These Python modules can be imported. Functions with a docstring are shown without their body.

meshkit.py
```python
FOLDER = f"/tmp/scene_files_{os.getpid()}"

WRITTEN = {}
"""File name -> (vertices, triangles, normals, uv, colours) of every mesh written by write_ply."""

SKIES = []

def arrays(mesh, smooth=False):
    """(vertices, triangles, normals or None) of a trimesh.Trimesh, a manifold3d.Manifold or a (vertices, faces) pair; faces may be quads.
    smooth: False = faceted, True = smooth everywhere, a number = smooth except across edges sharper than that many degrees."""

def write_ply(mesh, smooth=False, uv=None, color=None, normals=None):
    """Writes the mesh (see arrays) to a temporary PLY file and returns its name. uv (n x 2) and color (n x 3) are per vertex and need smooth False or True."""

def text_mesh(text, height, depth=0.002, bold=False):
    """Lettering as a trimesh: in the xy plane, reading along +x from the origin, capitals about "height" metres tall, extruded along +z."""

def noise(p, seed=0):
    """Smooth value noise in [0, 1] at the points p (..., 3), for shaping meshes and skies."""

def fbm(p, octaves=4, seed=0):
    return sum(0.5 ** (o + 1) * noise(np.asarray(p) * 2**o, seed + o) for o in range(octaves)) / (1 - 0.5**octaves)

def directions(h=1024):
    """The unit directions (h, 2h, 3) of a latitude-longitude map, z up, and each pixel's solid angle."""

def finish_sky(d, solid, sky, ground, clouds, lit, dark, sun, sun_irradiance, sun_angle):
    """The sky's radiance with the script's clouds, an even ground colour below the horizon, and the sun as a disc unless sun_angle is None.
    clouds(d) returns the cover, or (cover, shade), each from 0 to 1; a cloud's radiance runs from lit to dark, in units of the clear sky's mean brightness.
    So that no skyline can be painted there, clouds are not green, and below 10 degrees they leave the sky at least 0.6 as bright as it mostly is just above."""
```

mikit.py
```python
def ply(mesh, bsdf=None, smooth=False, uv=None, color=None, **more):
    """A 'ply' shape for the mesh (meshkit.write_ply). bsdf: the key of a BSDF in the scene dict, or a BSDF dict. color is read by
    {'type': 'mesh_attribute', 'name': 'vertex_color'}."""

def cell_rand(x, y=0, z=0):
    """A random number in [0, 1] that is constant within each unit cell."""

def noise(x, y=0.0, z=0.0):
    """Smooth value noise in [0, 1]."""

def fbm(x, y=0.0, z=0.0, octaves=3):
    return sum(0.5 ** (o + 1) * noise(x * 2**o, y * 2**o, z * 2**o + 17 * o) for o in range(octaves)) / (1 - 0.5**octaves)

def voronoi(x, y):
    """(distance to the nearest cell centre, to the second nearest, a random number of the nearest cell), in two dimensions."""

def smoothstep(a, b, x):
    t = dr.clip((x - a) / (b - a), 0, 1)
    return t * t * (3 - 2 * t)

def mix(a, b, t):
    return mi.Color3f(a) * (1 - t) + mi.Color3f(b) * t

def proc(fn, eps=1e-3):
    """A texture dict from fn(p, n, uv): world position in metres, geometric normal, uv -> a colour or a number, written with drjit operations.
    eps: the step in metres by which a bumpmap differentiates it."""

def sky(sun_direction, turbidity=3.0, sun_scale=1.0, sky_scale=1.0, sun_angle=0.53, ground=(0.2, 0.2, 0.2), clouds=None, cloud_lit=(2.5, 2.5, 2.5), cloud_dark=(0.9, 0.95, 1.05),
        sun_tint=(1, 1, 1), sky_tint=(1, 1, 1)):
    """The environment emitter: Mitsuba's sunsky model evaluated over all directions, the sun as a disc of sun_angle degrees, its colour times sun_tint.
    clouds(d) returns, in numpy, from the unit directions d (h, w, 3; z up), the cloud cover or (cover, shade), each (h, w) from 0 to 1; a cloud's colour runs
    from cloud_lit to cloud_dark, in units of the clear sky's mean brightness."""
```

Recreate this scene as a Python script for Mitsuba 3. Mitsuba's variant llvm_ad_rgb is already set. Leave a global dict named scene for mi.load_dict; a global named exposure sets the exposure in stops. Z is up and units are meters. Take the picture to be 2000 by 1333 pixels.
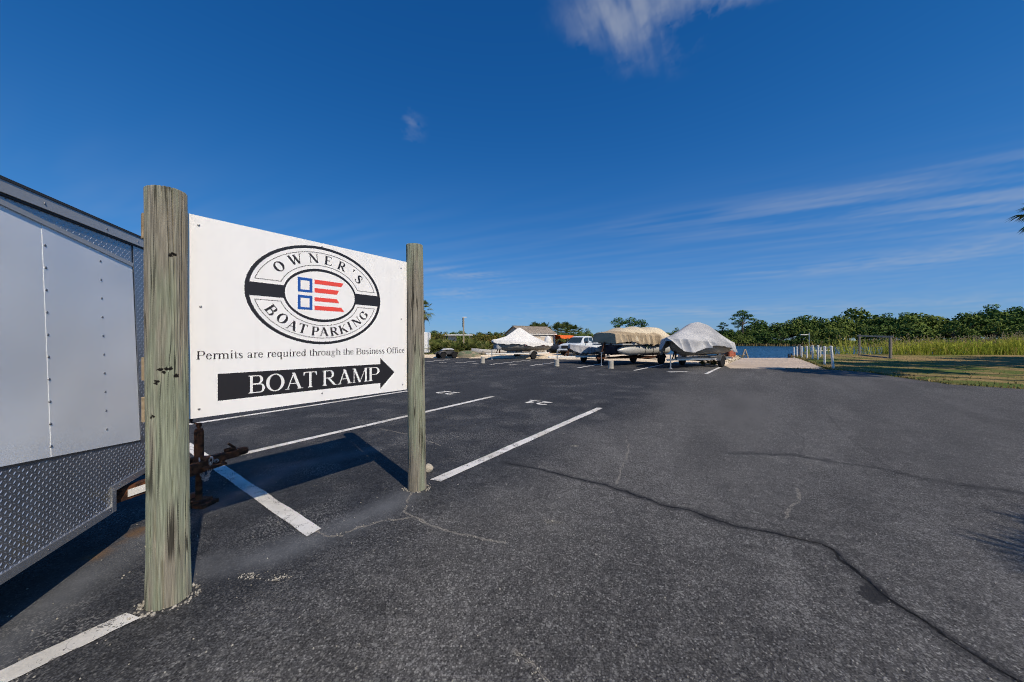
import math, random
import numpy as np
import drjit as dr
import mitsuba as mi
import mikit, meshkit, trimesh, shapely
import manifold3d as m3
from shapely.geometry import Polygon, box as sbox, Point, MultiPolygon
from shapely.ops import unary_union
from shapely import affinity
from mikit import noise, fbm, voronoi, cell_rand, smoothstep, mix, proc

random.seed(7)
RNG = np.random.default_rng(7)
T4 = mi.ScalarTransform4f
scene, labels = {}, {}

# ------------------------------------------------------------------ camera, sky, exposure
EYE = 1.55
SUN = (1.70, -2.10, 2.55)
scene['camera'] = {'type': 'perspective', 'fov': 112.58, 'fov_axis': 'x', 'near_clip': 0.05, 'far_clip': 3000.0,
                   'to_world': T4().look_at(origin=[0, 0, EYE], target=[0, 1, EYE], up=[0, 0, 1])}


def sky_clouds(d):
    az = np.degrees(np.arctan2(d[..., 0], d[..., 1]))
    el = np.degrees(np.arcsin(np.clip(d[..., 2], -1, 1)))

    def blob(a, e, sa, se, tilt=0.0):
        da = (az - a + 180) % 360 - 180
        de = el - e - tilt * da
        return np.exp(-(da / sa) ** 2 - (de / se) ** 2)
    # wind-drawn fibres: noise stretched along one direction of a flat cloud layer
    zc = np.maximum(d[..., 2], 0.04)
    X, Y = d[..., 0] / zc, d[..., 1] / zc
    u, v = X * 0.888 - Y * 0.46, X * 0.46 + Y * 0.888
    fib = meshkit.fbm(np.stack([u * 1.1, v * 7.0, u * 0 + 3.1], -1), 5, 3)
    fine = meshkit.fbm(np.stack([X * 5.0 + 2 * fib, Y * 26.0, X * 0 + 8.7], -1), 5, 11)
    lump = meshkit.fbm(np.stack([X * 4.0, Y * 4.0, X * 0 + 1.7], -1), 4, 21)
    wx_ = X + .05 * meshkit.fbm(np.stack([X * 9, Y * 9, X * 0], -1), 3, 5)
    curl = 1 - np.abs(2 * meshkit.fbm(np.stack([wx_ * 30, Y * 17, X * 0 + 4.4], -1), 5, 31) - 1)
    puff = (1.3 * blob(23, 44.3, 11, 5.8) + .95 * blob(38, 44.0, 10, 3.8) + .40 * blob(-16.5, 32, 2.4, 3.4)
            + .7 * blob(140, 50, 25, 12) + .6 * blob(-120, 38, 30, 8))
    lump5 = meshkit.fbm(np.stack([X * 6.5 + .8 * curl, Y * 6.5, X * 0 + 1.7], -1), 5, 21)
    comb = meshkit.fbm(np.stack([(X * .5 + Y * .87) * 8.0, (X * .87 - Y * .5) * 34.0, X * 0 + 2.2], -1), 4, 41)
    reach = np.clip((puff - .06) * 1.6, 0, 1)
    body = np.clip(np.minimum(puff, 1.1) - .22 + 2.1 * (lump5 - .5), 0, 1) * reach
    c1 = .60 * (1 - np.exp(-body * (.30 + 1.2 * np.clip(comb * 2.4 - .75, 0, 1)) * 1.3))
    wisp = (1.0 * blob(42, 16.4, 18, 1.7, -.05) + .9 * blob(57, 13.4, 9, 1.3, .05) + .8 * blob(50, 8.9, 13, .7, -.01) + .7 * blob(-8, 11.0, 7, .9, -.1)
            + .55 * blob(-9, 8.0, 5, .8) + .5 * blob(20, 5.2, 14, .5, -.05) + .55 * blob(58, 10.8, 8, 1.6) + .4 * blob(30, 4.0, 40, .6)
            + .55 * blob(200, 14, 50, 4) + .5 * blob(110, 9, 30, 2) + .5 * blob(-100, 12, 30, 2))
    thin = meshkit.fbm(np.stack([u * 2.4, v * 22.0, u * 0 + 6.1], -1), 4, 13)
    c2 = np.clip(wisp * (1.5 * fib - .50) * (.35 + .8 * np.clip(2.2 * thin - .75, 0, 1)), 0, 1)
    c2 = .26 * (1 - np.exp(-c2 / .26))
    veil = .10 * np.clip(fib * 1.5 - .5, 0, 1) * np.exp(-((el - 10) / 9.0) ** 2) + .50 * np.exp(-np.maximum(el, 0) / 7.5) * .99
    return np.clip(c1 + c2 + veil, 0, .75)


scene['sky'] = mikit.sky(SUN, turbidity=2.6, clouds=sky_clouds, cloud_lit=(2.6, 2.75, 2.95), sky_tint=(0.10, 0.63, 1.10), sun_tint=(.955, 1.0, 1.075))
exposure = 1.5

# ------------------------------------------------------------------ helpers
def key_for(name):
    if name not in used:
        used[name] = 0
        return name
    used[name] += 1
    return f'{name}_{used[name]:03d}'


used = {}


def thing(name, label, cat, group=None, kind=None):
    k = key_for(name)
    labels[k] = {'label': label, 'category': cat}
    if group:
        labels[k]['group'] = group
    if kind:
        labels[k]['kind'] = kind
    return k


def put(k, mesh, bsdf, smooth=False, uv=None):
    scene[k] = mikit.ply(mesh, bsdf, smooth=smooth, **({'uv': uv} if uv is not None else {}))
    return k


def part(parent, name, mesh, bsdf, smooth=False, label=None, kind=None):
    k = key_for(f'{parent}__{name}')
    put(k, mesh, bsdf, smooth)
    if label or kind:
        labels[k] = {}
        if label:
            labels[k]['label'] = label
        if kind:
            labels[k]['kind'] = kind
    return k


def structure(name, mesh, bsdf, smooth=False):
    put(name, mesh, bsdf, smooth)
    used[name] = 0
    labels[name] = {'kind': 'structure'}
    return name


def frame(pos, heading):
    """Local x = heading, y = left, z = up."""
    hx, hy = np.array(heading[:2], float) / np.hypot(*heading[:2])
    m = np.eye(4)
    m[:3, 0], m[:3, 1], m[:3, 3] = [hx, hy, 0], [-hy, hx, 0], pos
    return m


class MB:
    """Collects pieces into one mesh."""

    def __init__(self, m=None):
        self.v, self.f, self.n, self.m = [], [], 0, np.eye(4) if m is None else m

    def add(self, v, f, m=None):
        v = np.asarray(v, float)
        f = np.asarray(f, int)
        if f.shape[1] == 4:
            f = np.vstack([f[:, [0, 1, 2]], f[:, [0, 2, 3]]])
        for mm in (m, self.m):
            if mm is not None:
                v = v @ mm[:3, :3].T + mm[:3, 3]
        self.v.append(v)
        self.f.append(f + self.n)
        self.n += len(v)
        return self

    def tm(self, t, m=None):
        return self.add(t.vertices, t.faces, m)

    def box(self, c, s, m=None, r=0.0):
        if r > 0:
            t = rbox(s, r)
        else:
            t = trimesh.creation.box(s)
        return self.add(t.vertices + np.array(c), t.faces, m)

    def bar(self, p, q, w, h=None, up=(0, 0, 1)):
        """A rectangular bar from p to q: w wide, h along up."""
        p, q = np.array(p, float), np.array(q, float)
        h = w if h is None else h
        L = np.linalg.norm(q - p)
        x = (q - p) / L
        y = np.cross(up, x)
        if np.linalg.norm(y) < 1e-6:
            y = np.cross([1, 0, 0], x)
        y /= np.linalg.norm(y)
        m = np.eye(4)
        m[:3, 0], m[:3, 1], m[:3, 2], m[:3, 3] = x, y, np.cross(x, y), (p + q) / 2
        t = trimesh.creation.box([L, w, h])
        return self.add(t.vertices, t.faces, m)

    def tube(self, pts, r, sides=8, caps=True):
        p = np.asarray(pts, float)
        r = np.broadcast_to(np.asarray(r, float), (len(p),))
        t = np.gradient(p, axis=0)
        t /= np.linalg.norm(t, axis=1, keepdims=True) + 1e-12
        ref = np.array([0, 0, 1.0]) if abs(t[:, 2]).mean() < .9 else np.array([1.0, 0, 0])
        a = np.cross(t, ref)
        a /= np.linalg.norm(a, axis=1, keepdims=True) + 1e-12
        b = np.cross(t, a)
        ang = np.arange(sides) * 2 * np.pi / sides
        v = p[:, None] + r[:, None, None] * (np.cos(ang)[None, :, None] * a[:, None] + np.sin(ang)[None, :, None] * b[:, None])
        i, j = np.meshgrid(np.arange(len(p) - 1), np.arange(sides), indexing='ij')
        q = np.stack([i * sides + j, (i + 1) * sides + j, (i + 1) * sides + (j + 1) % sides, i * sides + (j + 1) % sides], -1).reshape(-1, 4)
        v = v.reshape(-1, 3)
        f = np.vstack([q[:, [0, 1, 2]], q[:, [0, 2, 3]]])
        if caps:
            n = len(v)
            v = np.vstack([v, p[:1], p[-1:]])
            k = np.arange(sides)
            e = (len(p) - 1) * sides
            f = np.vstack([f, np.stack([k, (k + 1) % sides, k * 0 + n], 1), np.stack([e + (k + 1) % sides, e + k, k * 0 + n + 1], 1)])
        return self.add(v, f)

    def grid(self, V, m=None, flip=False):
        """V (a, b, 3) as a sheet."""
        a, b = V.shape[:2]
        i, j = np.meshgrid(np.arange(a - 1), np.arange(b - 1), indexing='ij')
        q = np.stack([i * b + j, (i + 1) * b + j, (i + 1) * b + j + 1, i * b + j + 1], -1).reshape(-1, 4)
        if flip:
            q = q[:, ::-1]
        return self.add(V.reshape(-1, 3), q, m)

    def prism(self, poly, depth, m=None):
        for g in getattr(poly, 'geoms', [poly]):
            if g.area > 1e-9:
                t = trimesh.creation.extrude_polygon(g, depth, engine='earcut')
                self.add(t.vertices, t.faces, m)
        return self

    def mesh(self):
        return trimesh.Trimesh(np.vstack(self.v), np.vstack(self.f), process=False)


def rbox(s, r):
    s = np.array(s, float)
    r = min(r, s.min() * .49)
    ch = [m3.Manifold.sphere(r, 12).translate([sx * (s[0] / 2 - r), sy * (s[1] / 2 - r), sz * (s[2] / 2 - r)])
          for sx in (-1, 1) for sy in (-1, 1) for sz in (-1, 1)]
    h = m3.Manifold.batch_hull(ch).to_mesh()
    return trimesh.Trimesh(h.vert_properties[:, :3], h.tri_verts, process=False)


def lathe(prof, sides=24):
    """prof: (r, z) pairs from bottom to top, closed at the ends."""
    p = np.array(prof, float)
    a = np.arange(sides) * 2 * np.pi / sides
    v = np.stack([p[:, None, 0] * np.cos(a), p[:, None, 0] * np.sin(a), np.repeat(p[:, 1:2], sides, 1)], -1)
    i, j = np.meshgrid(np.arange(len(p) - 1), np.arange(sides), indexing='ij')
    q = np.stack([i * sides + j, i * sides + (j + 1) % sides, (i + 1) * sides + (j + 1) % sides, (i + 1) * sides + j], -1).reshape(-1, 4)
    n = len(p) * sides
    v = np.vstack([v.reshape(-1, 3), [[0, 0, p[0, 1]], [0, 0, p[-1, 1]]]])
    k = np.arange(sides)
    e = (len(p) - 1) * sides
    f = np.vstack([q[:, [0, 1, 2]], q[:, [0, 2, 3]], np.stack([(k + 1) % sides, k, k * 0 + n], 1), np.stack([e + k, e + (k + 1) % sides, k * 0 + n + 1], 1)])
    return trimesh.Trimesh(v, f, process=False)


def shift(x, y, z):
    m = np.eye(4)
    m[:3, 3] = x, y, z
    return m


def rotx(a):
    c, s = math.cos(a), math.sin(a)
    return np.array([[1, 0, 0, 0], [0, c, -s, 0], [0, s, c, 0], [0, 0, 0, 1.0]])


def rotz(a):
    c, s = math.cos(a), math.sin(a)
    return np.array([[c, -s, 0, 0], [s, c, 0, 0], [0, 0, 1, 0], [0, 0, 0, 1.0]])


def G(px, py, z=0.0):
    """Surveyed ground point: where the sight line of a photo pixel meets the level z."""
    y = (EYE - z) * 667.0 / (py - 667.0)
    return np.array([(px - 1000.0) / 667.0 * y, y])


# ------------------------------------------------------------------ materials
def bsdf(name, d):
    scene[name] = d
    return name


def plain(name, rgb, rough=.6, spec=.5, metal=0.0, two=True, **k):
    d = {'type': 'principled', 'base_color': {'type': 'rgb', 'value': list(rgb)}, 'roughness': rough, 'specular': spec, 'metallic': metal, **k}
    return bsdf(name, {'type': 'twosided', 'bsdf': d} if two else d)


def textured(name, fn, rough=.7, spec=.4, metal=0.0, bump=None, scale=1.0, eps=1e-3, two=True):
    d = {'type': 'principled', 'base_color': proc(fn), 'roughness': rough, 'specular': spec, 'metallic': metal}
    if bump is not None:
        d = {'type': 'bumpmap', 'nested': d, 'bump': proc(bump, eps=eps), 'scale': scale}
    return bsdf(name, {'type': 'twosided', 'bsdf': d} if two else d)


# ---- asphalt: aggregate, sealed bays, cracks, dust
def seg_dist(x, y, pts):
    d = mi.Float(1e9)
    for (ax, ay), (bx, by) in zip(pts[:-1], pts[1:]):
        ex, ey = bx - ax, by - ay
        l2 = ex * ex + ey * ey + 1e-9
        t = dr.clip(((x - ax) * ex + (y - ay) * ey) / l2, 0, 1)
        d = dr.minimum(d, dr.square(x - ax - t * ex) + dr.square(y - ay - t * ey))
    return dr.sqrt(d)


def world(pts):
    return [tuple(float(c) for c in G(*p)) for p in pts]


CRACK_MAIN = world([(985, 905), (1060, 918), (1150, 941), (1220, 960), (1290, 985), (1350, 1000), (1400, 1018), (1470, 1035), (1540, 1048), (1600, 1062), (1628, 1075), (1650, 1100), (1690, 1130), (1712, 1155), (1740, 1175), (1790, 1205), (1860, 1250), (1920, 1290), (1975, 1326), (2080, 1400)])
CRACK_SIDE = world([(1420, 885), (1550, 890), (1640, 905), (1720, 915), (1800, 935), (1870, 948), (1935, 955), (2000, 964), (2120, 980)])
CRACK_FAR = world([(1480, 790), (1530, 820), (1570, 860), (1562, 892)])
CRACK_HEAL = world([(1470, 700.1 + 60), (1600, 790), (1650, 850), (1740, 915)])
PALE = [world(p) for p in (
    [(815, 950), (797, 975), (790, 1000), (805, 1012), (850, 1030), (900, 1045), (935, 1052), (985, 1062)],
    [(805, 1012), (745, 1018), (700, 1030), (665, 1045), (640, 1050), (618, 1038)],
    [(1222, 850), (1229, 882), (1214, 915), (1204, 948)],
    [(1557, 955), (1561, 976), (1544, 992), (1534, 1012)],
    [(1005, 1275), (1040, 1298), (1062, 1340)],
    [(740, 838), (800, 850), (862, 872)])]
DUST = [world(p) for p in ([(-60, 1310), (70, 1200), (160, 1140), (255, 1070), (330, 1030)], [(420, 1105), (520, 1085), (620, 1050), (720, 1010), (790, 970)],
                           [(420, 985), (560, 915), (720, 880)])]
RUST = world([(180, 1090), (240, 1055), (290, 1030)])
PATCH = tuple(float(c) for c in G(1706, 1160))


def asphalt_color(p, n, uv):
    x, y = p.x, p.y
    wx = x + .04 * (noise(x * 9, y * 9, 4) - .5) + .016 * (noise(x * 42, y * 42, 14) - .5)
    wy = y + .04 * (noise(x * 9 + 40, y * 9, 8) - .5) + .016 * (noise(x * 42 + 7, y * 42, 18) - .5)
    big = fbm(x * .35 + 11, y * .35, 1.0, 4)
    mid = fbm(x * 2.3, y * 2.3, 3.0, 3)
    # sealed bays on the left, worn open aggregate towards the right
    line = x * .835 - y * .55 + 2.6 + 1.1 * (big - .5) + .5 * (mid - .5)
    worn = smoothstep(-.5, 1.6, line)
    base = mix((.038, .041, .047), (.092, .091, .090), worn)
    base = base * (0.86 + .28 * big) * (.84 + .32 * mid)
    # stones of several sizes, so that the grain holds from the near edge to the far end
    d1, d2, r = voronoi(x * 105, y * 105)
    e1, e2, r2 = voronoi(x * 38 + 9, y * 38)
    coarse = fbm(x * 9, y * 9, 5.0, 4)
    tint = mix((.21, .215, .22), (.22, .175, .125), smoothstep(.80, .95, noise(x * 31, y * 31, 7.0)))
    c = base * (.35 + 1.15 * r * smoothstep(.75, .2, d1)) * (.66 + .68 * coarse)
    c = c + base * .32 * noise(x * 210, y * 210, 2.0)
    for f, k in ((74, 1.0), (40, .50), (15, .14)):
        q1, q2, rr = voronoi(x * f + 3.7, y * f)
        dot = smoothstep(.52, .22, q1)
        c = c * (1 - .55 * k * dot * smoothstep(.30, .12, rr))
        c = mix(c, mi.Color3f(.32, .32, .31), k * dot * smoothstep(.82, .94, rr) * (.18 + .46 * worn))
    c = c * (.70 + .60 * (.5 * noise(x * 40, y * 40, 3.0) + .5 * noise(x * 19, y * 19, 8.0)))
    # worn speckle in the seal coat of the bays
    scuff = smoothstep(.54, .74, fbm(x * 1.7 + 5, y * 1.7, 9.0, 4)) * smoothstep(.62, .8, noise(x * 130, y * 130, 6.0)) * (1 - .8 * worn)
    c = mix(c, mi.Color3f(.23, .23, .225), scuff * .65)
    streak = fbm((x * .55 + y * .835) * .5, (x * .835 - y * .55) * 2.2, 2.0, 4)
    c = c * (.88 + .24 * smoothstep(.3, .7, streak))
    haze_dust = mi.Float(0)
    for s in DUST:
        haze_dust = dr.maximum(haze_dust, smoothstep(.30, .0, seg_dist(x, y, s)))
    c = mix(c, mi.Color3f(.13, .14, .155), haze_dust * (.25 + .75 * fbm(x * 5, y * 5, 2.0, 3)) * .75)
    c = mix(c, mi.Color3f(.13, .075, .03), smoothstep(.13, .0, seg_dist(x, y, RUST)) * .7 * smoothstep(.3, .6, fbm(x * 8, y * 8, 7.0, 3)))
    for s in PALE:
        ds = seg_dist(wx, wy, s)
        m = smoothstep(.013, .004, ds + .008 * (noise(x * 60, y * 60, 1.0) - .5)) * smoothstep(.25, .42, noise(x * 16, y * 16, 3.3))
        c = mix(c, mi.Color3f(.27, .255, .23), m * .8)
        c = c * (1 - .55 * smoothstep(.005, .002, ds))
    dm = seg_dist(wx, wy, CRACK_MAIN)
    c = mix(c, mi.Color3f(.018, .018, .019), smoothstep(.075, .02, dm + .05 * (mid - .5)) * .62)
    c = c * (1 - .9 * smoothstep(.014, .006, dm))
    ds = seg_dist(wx, wy, CRACK_SIDE)
    c = mix(c, mi.Color3f(.02, .02, .021), smoothstep(.10, .02, ds + .06 * (mid - .5)) * .5)
    c = c * (1 - .6 * smoothstep(.010, .004, ds))
    c = c * (1 - .35 * smoothstep(.016, .006, dr.minimum(seg_dist(wx, wy, CRACK_FAR), seg_dist(wx, wy, CRACK_HEAL))))
    dp = dr.sqrt(dr.square((x - PATCH[0]) * .8 + (y - PATCH[1]) * .6) * .45 + dr.square((y - PATCH[1]) * .8 - (x - PATCH[0]) * .6) * 1.6)
    c = mix(c, mi.Color3f(.014, .014, .015), smoothstep(.085, .07, dp + .03 * (noise(x * 30, y * 30, 1.0) - .5)) * .85)
    return c


def asphalt_bump(p, n, uv):
    x, y = p.x, p.y
    d1, d2, r = voronoi(x * 105, y * 105)
    return smoothstep(.6, .2, d1) * r + 1.2 * fbm(x * 24, y * 24, 2.0, 2) - 2.5 * smoothstep(.016, .004, seg_dist(x, y, CRACK_MAIN[8:]))


textured('asphalt_material', asphalt_color, rough=.75, spec=.35, bump=asphalt_bump, scale=.0035, eps=.002, two=False)


def paint_color(p, n, uv):
    x, y = p.x, p.y
    w = fbm(x * 14, y * 14, 1.0, 4)
    g = noise(x * 160, y * 160, 2.0)
    hole = smoothstep(.61, .70, w * .6 + g * .4) * .8
    crack = smoothstep(.012, .004, dr.abs(noise(x * 5, y * 5, 9.0) - .5)) * .35
    c = mix((.66, .66, .64), (.50, .49, .45), smoothstep(.35, .8, fbm(x * 3, y * 3, 5.0, 3)))
    return mix(c * (.9 + .15 * g), mi.Color3f(.06, .06, .06), dr.maximum(hole, crack))


textured('road_paint', paint_color, rough=.7, spec=.3, bump=lambda p, n, uv: noise(p.x * 130, p.y * 130, 1.0), scale=.002)


def wood_color(p, n, uv):
    x, y, z = p.x, p.y, p.z
    g = fbm(x * 110, y * 110, z * 3.2, 4)
    fine = noise(x * 300, y * 300, z * 9)
    patch = fbm(x * 13 + 2, y * 13, z * 1.1, 4)
    green = mix((.18, .205, .145), (.335, .36, .27), g)
    brown = mix((.155, .138, .115), (.33, .295, .245), g)
    c = mix(green, brown, smoothstep(.42, .64, patch) * .85)
    c = mix(c, mi.Color3f(.34, .31, .24), smoothstep(.62, .78, fbm(x * 40, y * 40, z * 1.4 + 7, 3)) * .7)
    c = c * (.62 + .65 * fine)
    chk = smoothstep(.045, .012, dr.abs(fbm(x * 42, y * 42, z * .9 + 3, 2) - .5)) * smoothstep(.40, .6, noise(x * 14, y * 14, z * 2.4 + 5))
    c = c * (1 - .75 * chk)
    top = smoothstep(.55, .8, n.z)
    c = mix(c, mi.Color3f(.30, .25, .18) * (.7 + .6 * noise(x * 90, y * 90, 0)), top)
    for (hx, hy, hz, r) in HOLES:
        rx, ry = hx - L_BASE[0], hy - L_BASE[1]
        rl = math.hypot(rx, ry)
        tn = ((x - hx) * -ry + (y - hy) * rx) / rl
        dd = dr.sqrt(dr.square(tn) + dr.square((z - hz) * 1.3)) + 9 * dr.maximum(0, .05 - ((x - L_BASE[0]) * rx + (y - L_BASE[1]) * ry) / rl)
        c = mix(c, mi.Color3f(.008, .007, .006), smoothstep(r * 1.1, r * .7, dd + .014 * (noise(x * 140, y * 140, z * 140) - .5)))
    return c


def wood_bump(p, n, uv):
    return fbm(p.x * 80, p.y * 80, p.z * 2.6, 3) + .4 * noise(p.x * 260, p.y * 260, p.z * 7)


L_BASE, R_BASE = np.array([-2.061, 2.055]), np.array([-.998, 3.600])
HOLES = []
for px, py, r in ((312, 723, .011), (325, 722, .012), (333, 721, .012), (318, 728, .009), (345, 735, .011), (305, 746, .011), (303, 750, .008), (298, 815, .009), (293, 817, .007), (342, 497, .012), (334, 499, .010)):
    q = (px - 1000) / 667
    ce = L_BASE + np.array([-.028, .004]) * .6
    aa, bb, cc_ = q * q + 1, q * ce[0] + ce[1], ce @ ce - .096 ** 2
    yy = (bb - math.sqrt(max(bb * bb - aa * cc_, 0))) / aa
    HOLES.append((q * yy, yy, EYE + (667 - py) / 667 * yy, r * 1.25))
textured('weathered_pile_wood', wood_color, rough=.85, spec=.2, bump=wood_bump, scale=.006, eps=.0015, two=False)


def board_color(p, n, uv):
    g = fbm(p.x * 12 + p.y * 12, p.z * 60, p.y * 3, 3)
    return mix((.22, .17, .11), (.42, .34, .24), g)


textured('batten_wood', board_color, rough=.85, spec=.2)
def sign_color(p, n, uv):
    u = p.x * SD_[0] + p.y * SD_[1]
    run = smoothstep(.62, .85, noise(u * 26, p.z * 1.3, 3.0)) * .05 + smoothstep(.55, .8, fbm(u * 4, p.z * 4, 8.0, 3)) * .03
    low = smoothstep(1.16, 1.05, p.z) * .06 * fbm(u * 18, p.z * 9, 1.0, 3)
    return mi.Color3f(.86, .86, .86) * (1 - .4 * run) - mi.Color3f(.5, .55, .6) * low * .5


SD_ = (.5877, .8091)
textured('sign_white', sign_color, rough=.35, spec=.45)
plain('sign_black', (.018, .016, .018), rough=.4)
plain('sign_blue', (.015, .085, .36), rough=.4)
plain('sign_red', (.78, .075, .055), rough=.4)
plain('sign_letter_white', (.82, .82, .82), rough=.4)
plain('screw_steel', (.35, .35, .36), rough=.4, metal=1.0)


def sheet_color(p, n, uv):
    s = fbm(p.x * 2 + p.y * 2, p.z * 1.1, 3.0, 4)
    dirt = smoothstep(1.3, .7, p.z + .5 * s) * .25
    return mix(mi.Color3f(.81, .84, .87) * (.92 + .12 * s), mi.Color3f(.36, .35, .32), dirt * fbm(p.x * 22, p.y * 22, p.z * 2, 3))


textured('silver_sheet', sheet_color, rough=.36, spec=.5, metal=.08, bump=lambda p, n, uv: fbm(p.x * 2.6 + p.y * 2.6, p.z * 1.6, 6.0, 2), scale=.03, eps=.01)


def tread_color(p, n, uv):
    k = smoothstep(.60, .72, fbm(p.x * 9, p.y * 9, p.z * 9, 4)) * smoothstep(.75, .35, p.z)
    return mix(mi.Color3f(.34, .35, .37) * (.8 + .4 * fbm(p.x * 14, p.y * 14, p.z * 5, 3)), mi.Color3f(.42, .37, .27), k * .8)


textured('tread_plate', tread_color, rough=.38, metal=.85)
plain('tread_lug', (.66, .67, .69), rough=.30, metal=.85)
plain('trim_aluminium', (.55, .56, .57), rough=.38, metal=.85)
plain('roof_trim_grey', (.34, .355, .37), rough=.4, spec=.5)
plain('dark_seal', (.03, .032, .035), rough=.7)


def rust_color(p, n, uv):
    g = fbm(p.x * 25, p.y * 25, p.z * 25, 4)
    return mix((.030, .015, .010), (.13, .052, .024), smoothstep(.35, .7, g))


textured('rusty_steel', rust_color, rough=.85, spec=.3, bump=lambda p, n, uv: fbm(p.x * 90, p.y * 90, p.z * 90, 3), scale=.003)
plain('galvanised', (.55, .56, .57), rough=.42, metal=.9)
plain('reflector_white', (.75, .74, .70), rough=.4)
plain('brick_red', (.42, .12, .06), rough=.8)
plain('black_rubber', (.014, .014, .015), rough=.8, spec=.3)
plain('black_plastic', (.02, .021, .024), rough=.45)
plain('pale_rim', (.55, .53, .48), rough=.5)
plain('orange_canvas', (.62, .12, .03), rough=.85, spec=.1)
plain('white_paint', (.78, .78, .77), rough=.5)
plain('orange_lamp', (.75, .16, .03), rough=.35)
plain('truck_paint', (.55, .60, .64), rough=.25, spec=.6, clearcoat=.6)
plain('tinted_glass', (.025, .04, .045), rough=.06, spec=.8)
plain('lamp_glass', (.7, .7, .72), rough=.15, spec=.7)
plain('aluminium_hull', (.50, .50, .48), rough=.5, metal=.35)
plain('navy_hull', (.020, .028, .05), rough=.45)


def hull_color(p, n, uv):
    return mix((.20, .19, .165), (.36, .34, .31), fbm(p.x * 3, p.y * 3, p.z * 8, 4))


textured('weathered_hull', hull_color, rough=.55)
plain('hull_white', (.66, .66, .64), rough=.4)
plain('hull_stripe_red', (.30, .12, .13), rough=.45)


def cloth(name, a, b, rough=.85):
    def fn(p, n, uv):
        s = fbm(p.x * .9, p.y * .9, p.z * 1.4, 2)
        return mix(a, b, smoothstep(.3, .75, s))
    return bsdf(name, {'type': 'twosided', 'bsdf': {'type': 'diffuse', 'reflectance': proc(fn)}})


cloth('white_tarp', (.74, .74, .73), (.68, .68, .67))
cloth('silver_tarp', (.50, .51, .53), (.34, .35, .375), rough=.45)
cloth('tan_tarp', (.47, .38, .265), (.37, .295, .20))
cloth('cream_tarp', (.66, .58, .44), (.58, .50, .37))
cloth('grey_tarp', (.36, .37, .38), (.25, .26, .27))


def old_green(p, n, uv):
    return mix((.12, .16, .09), (.26, .22, .15), smoothstep(.35, .6, fbm(p.x * 2, p.y * 2, p.z * 6, 3) + .8 * (.35 - p.z)))


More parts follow.
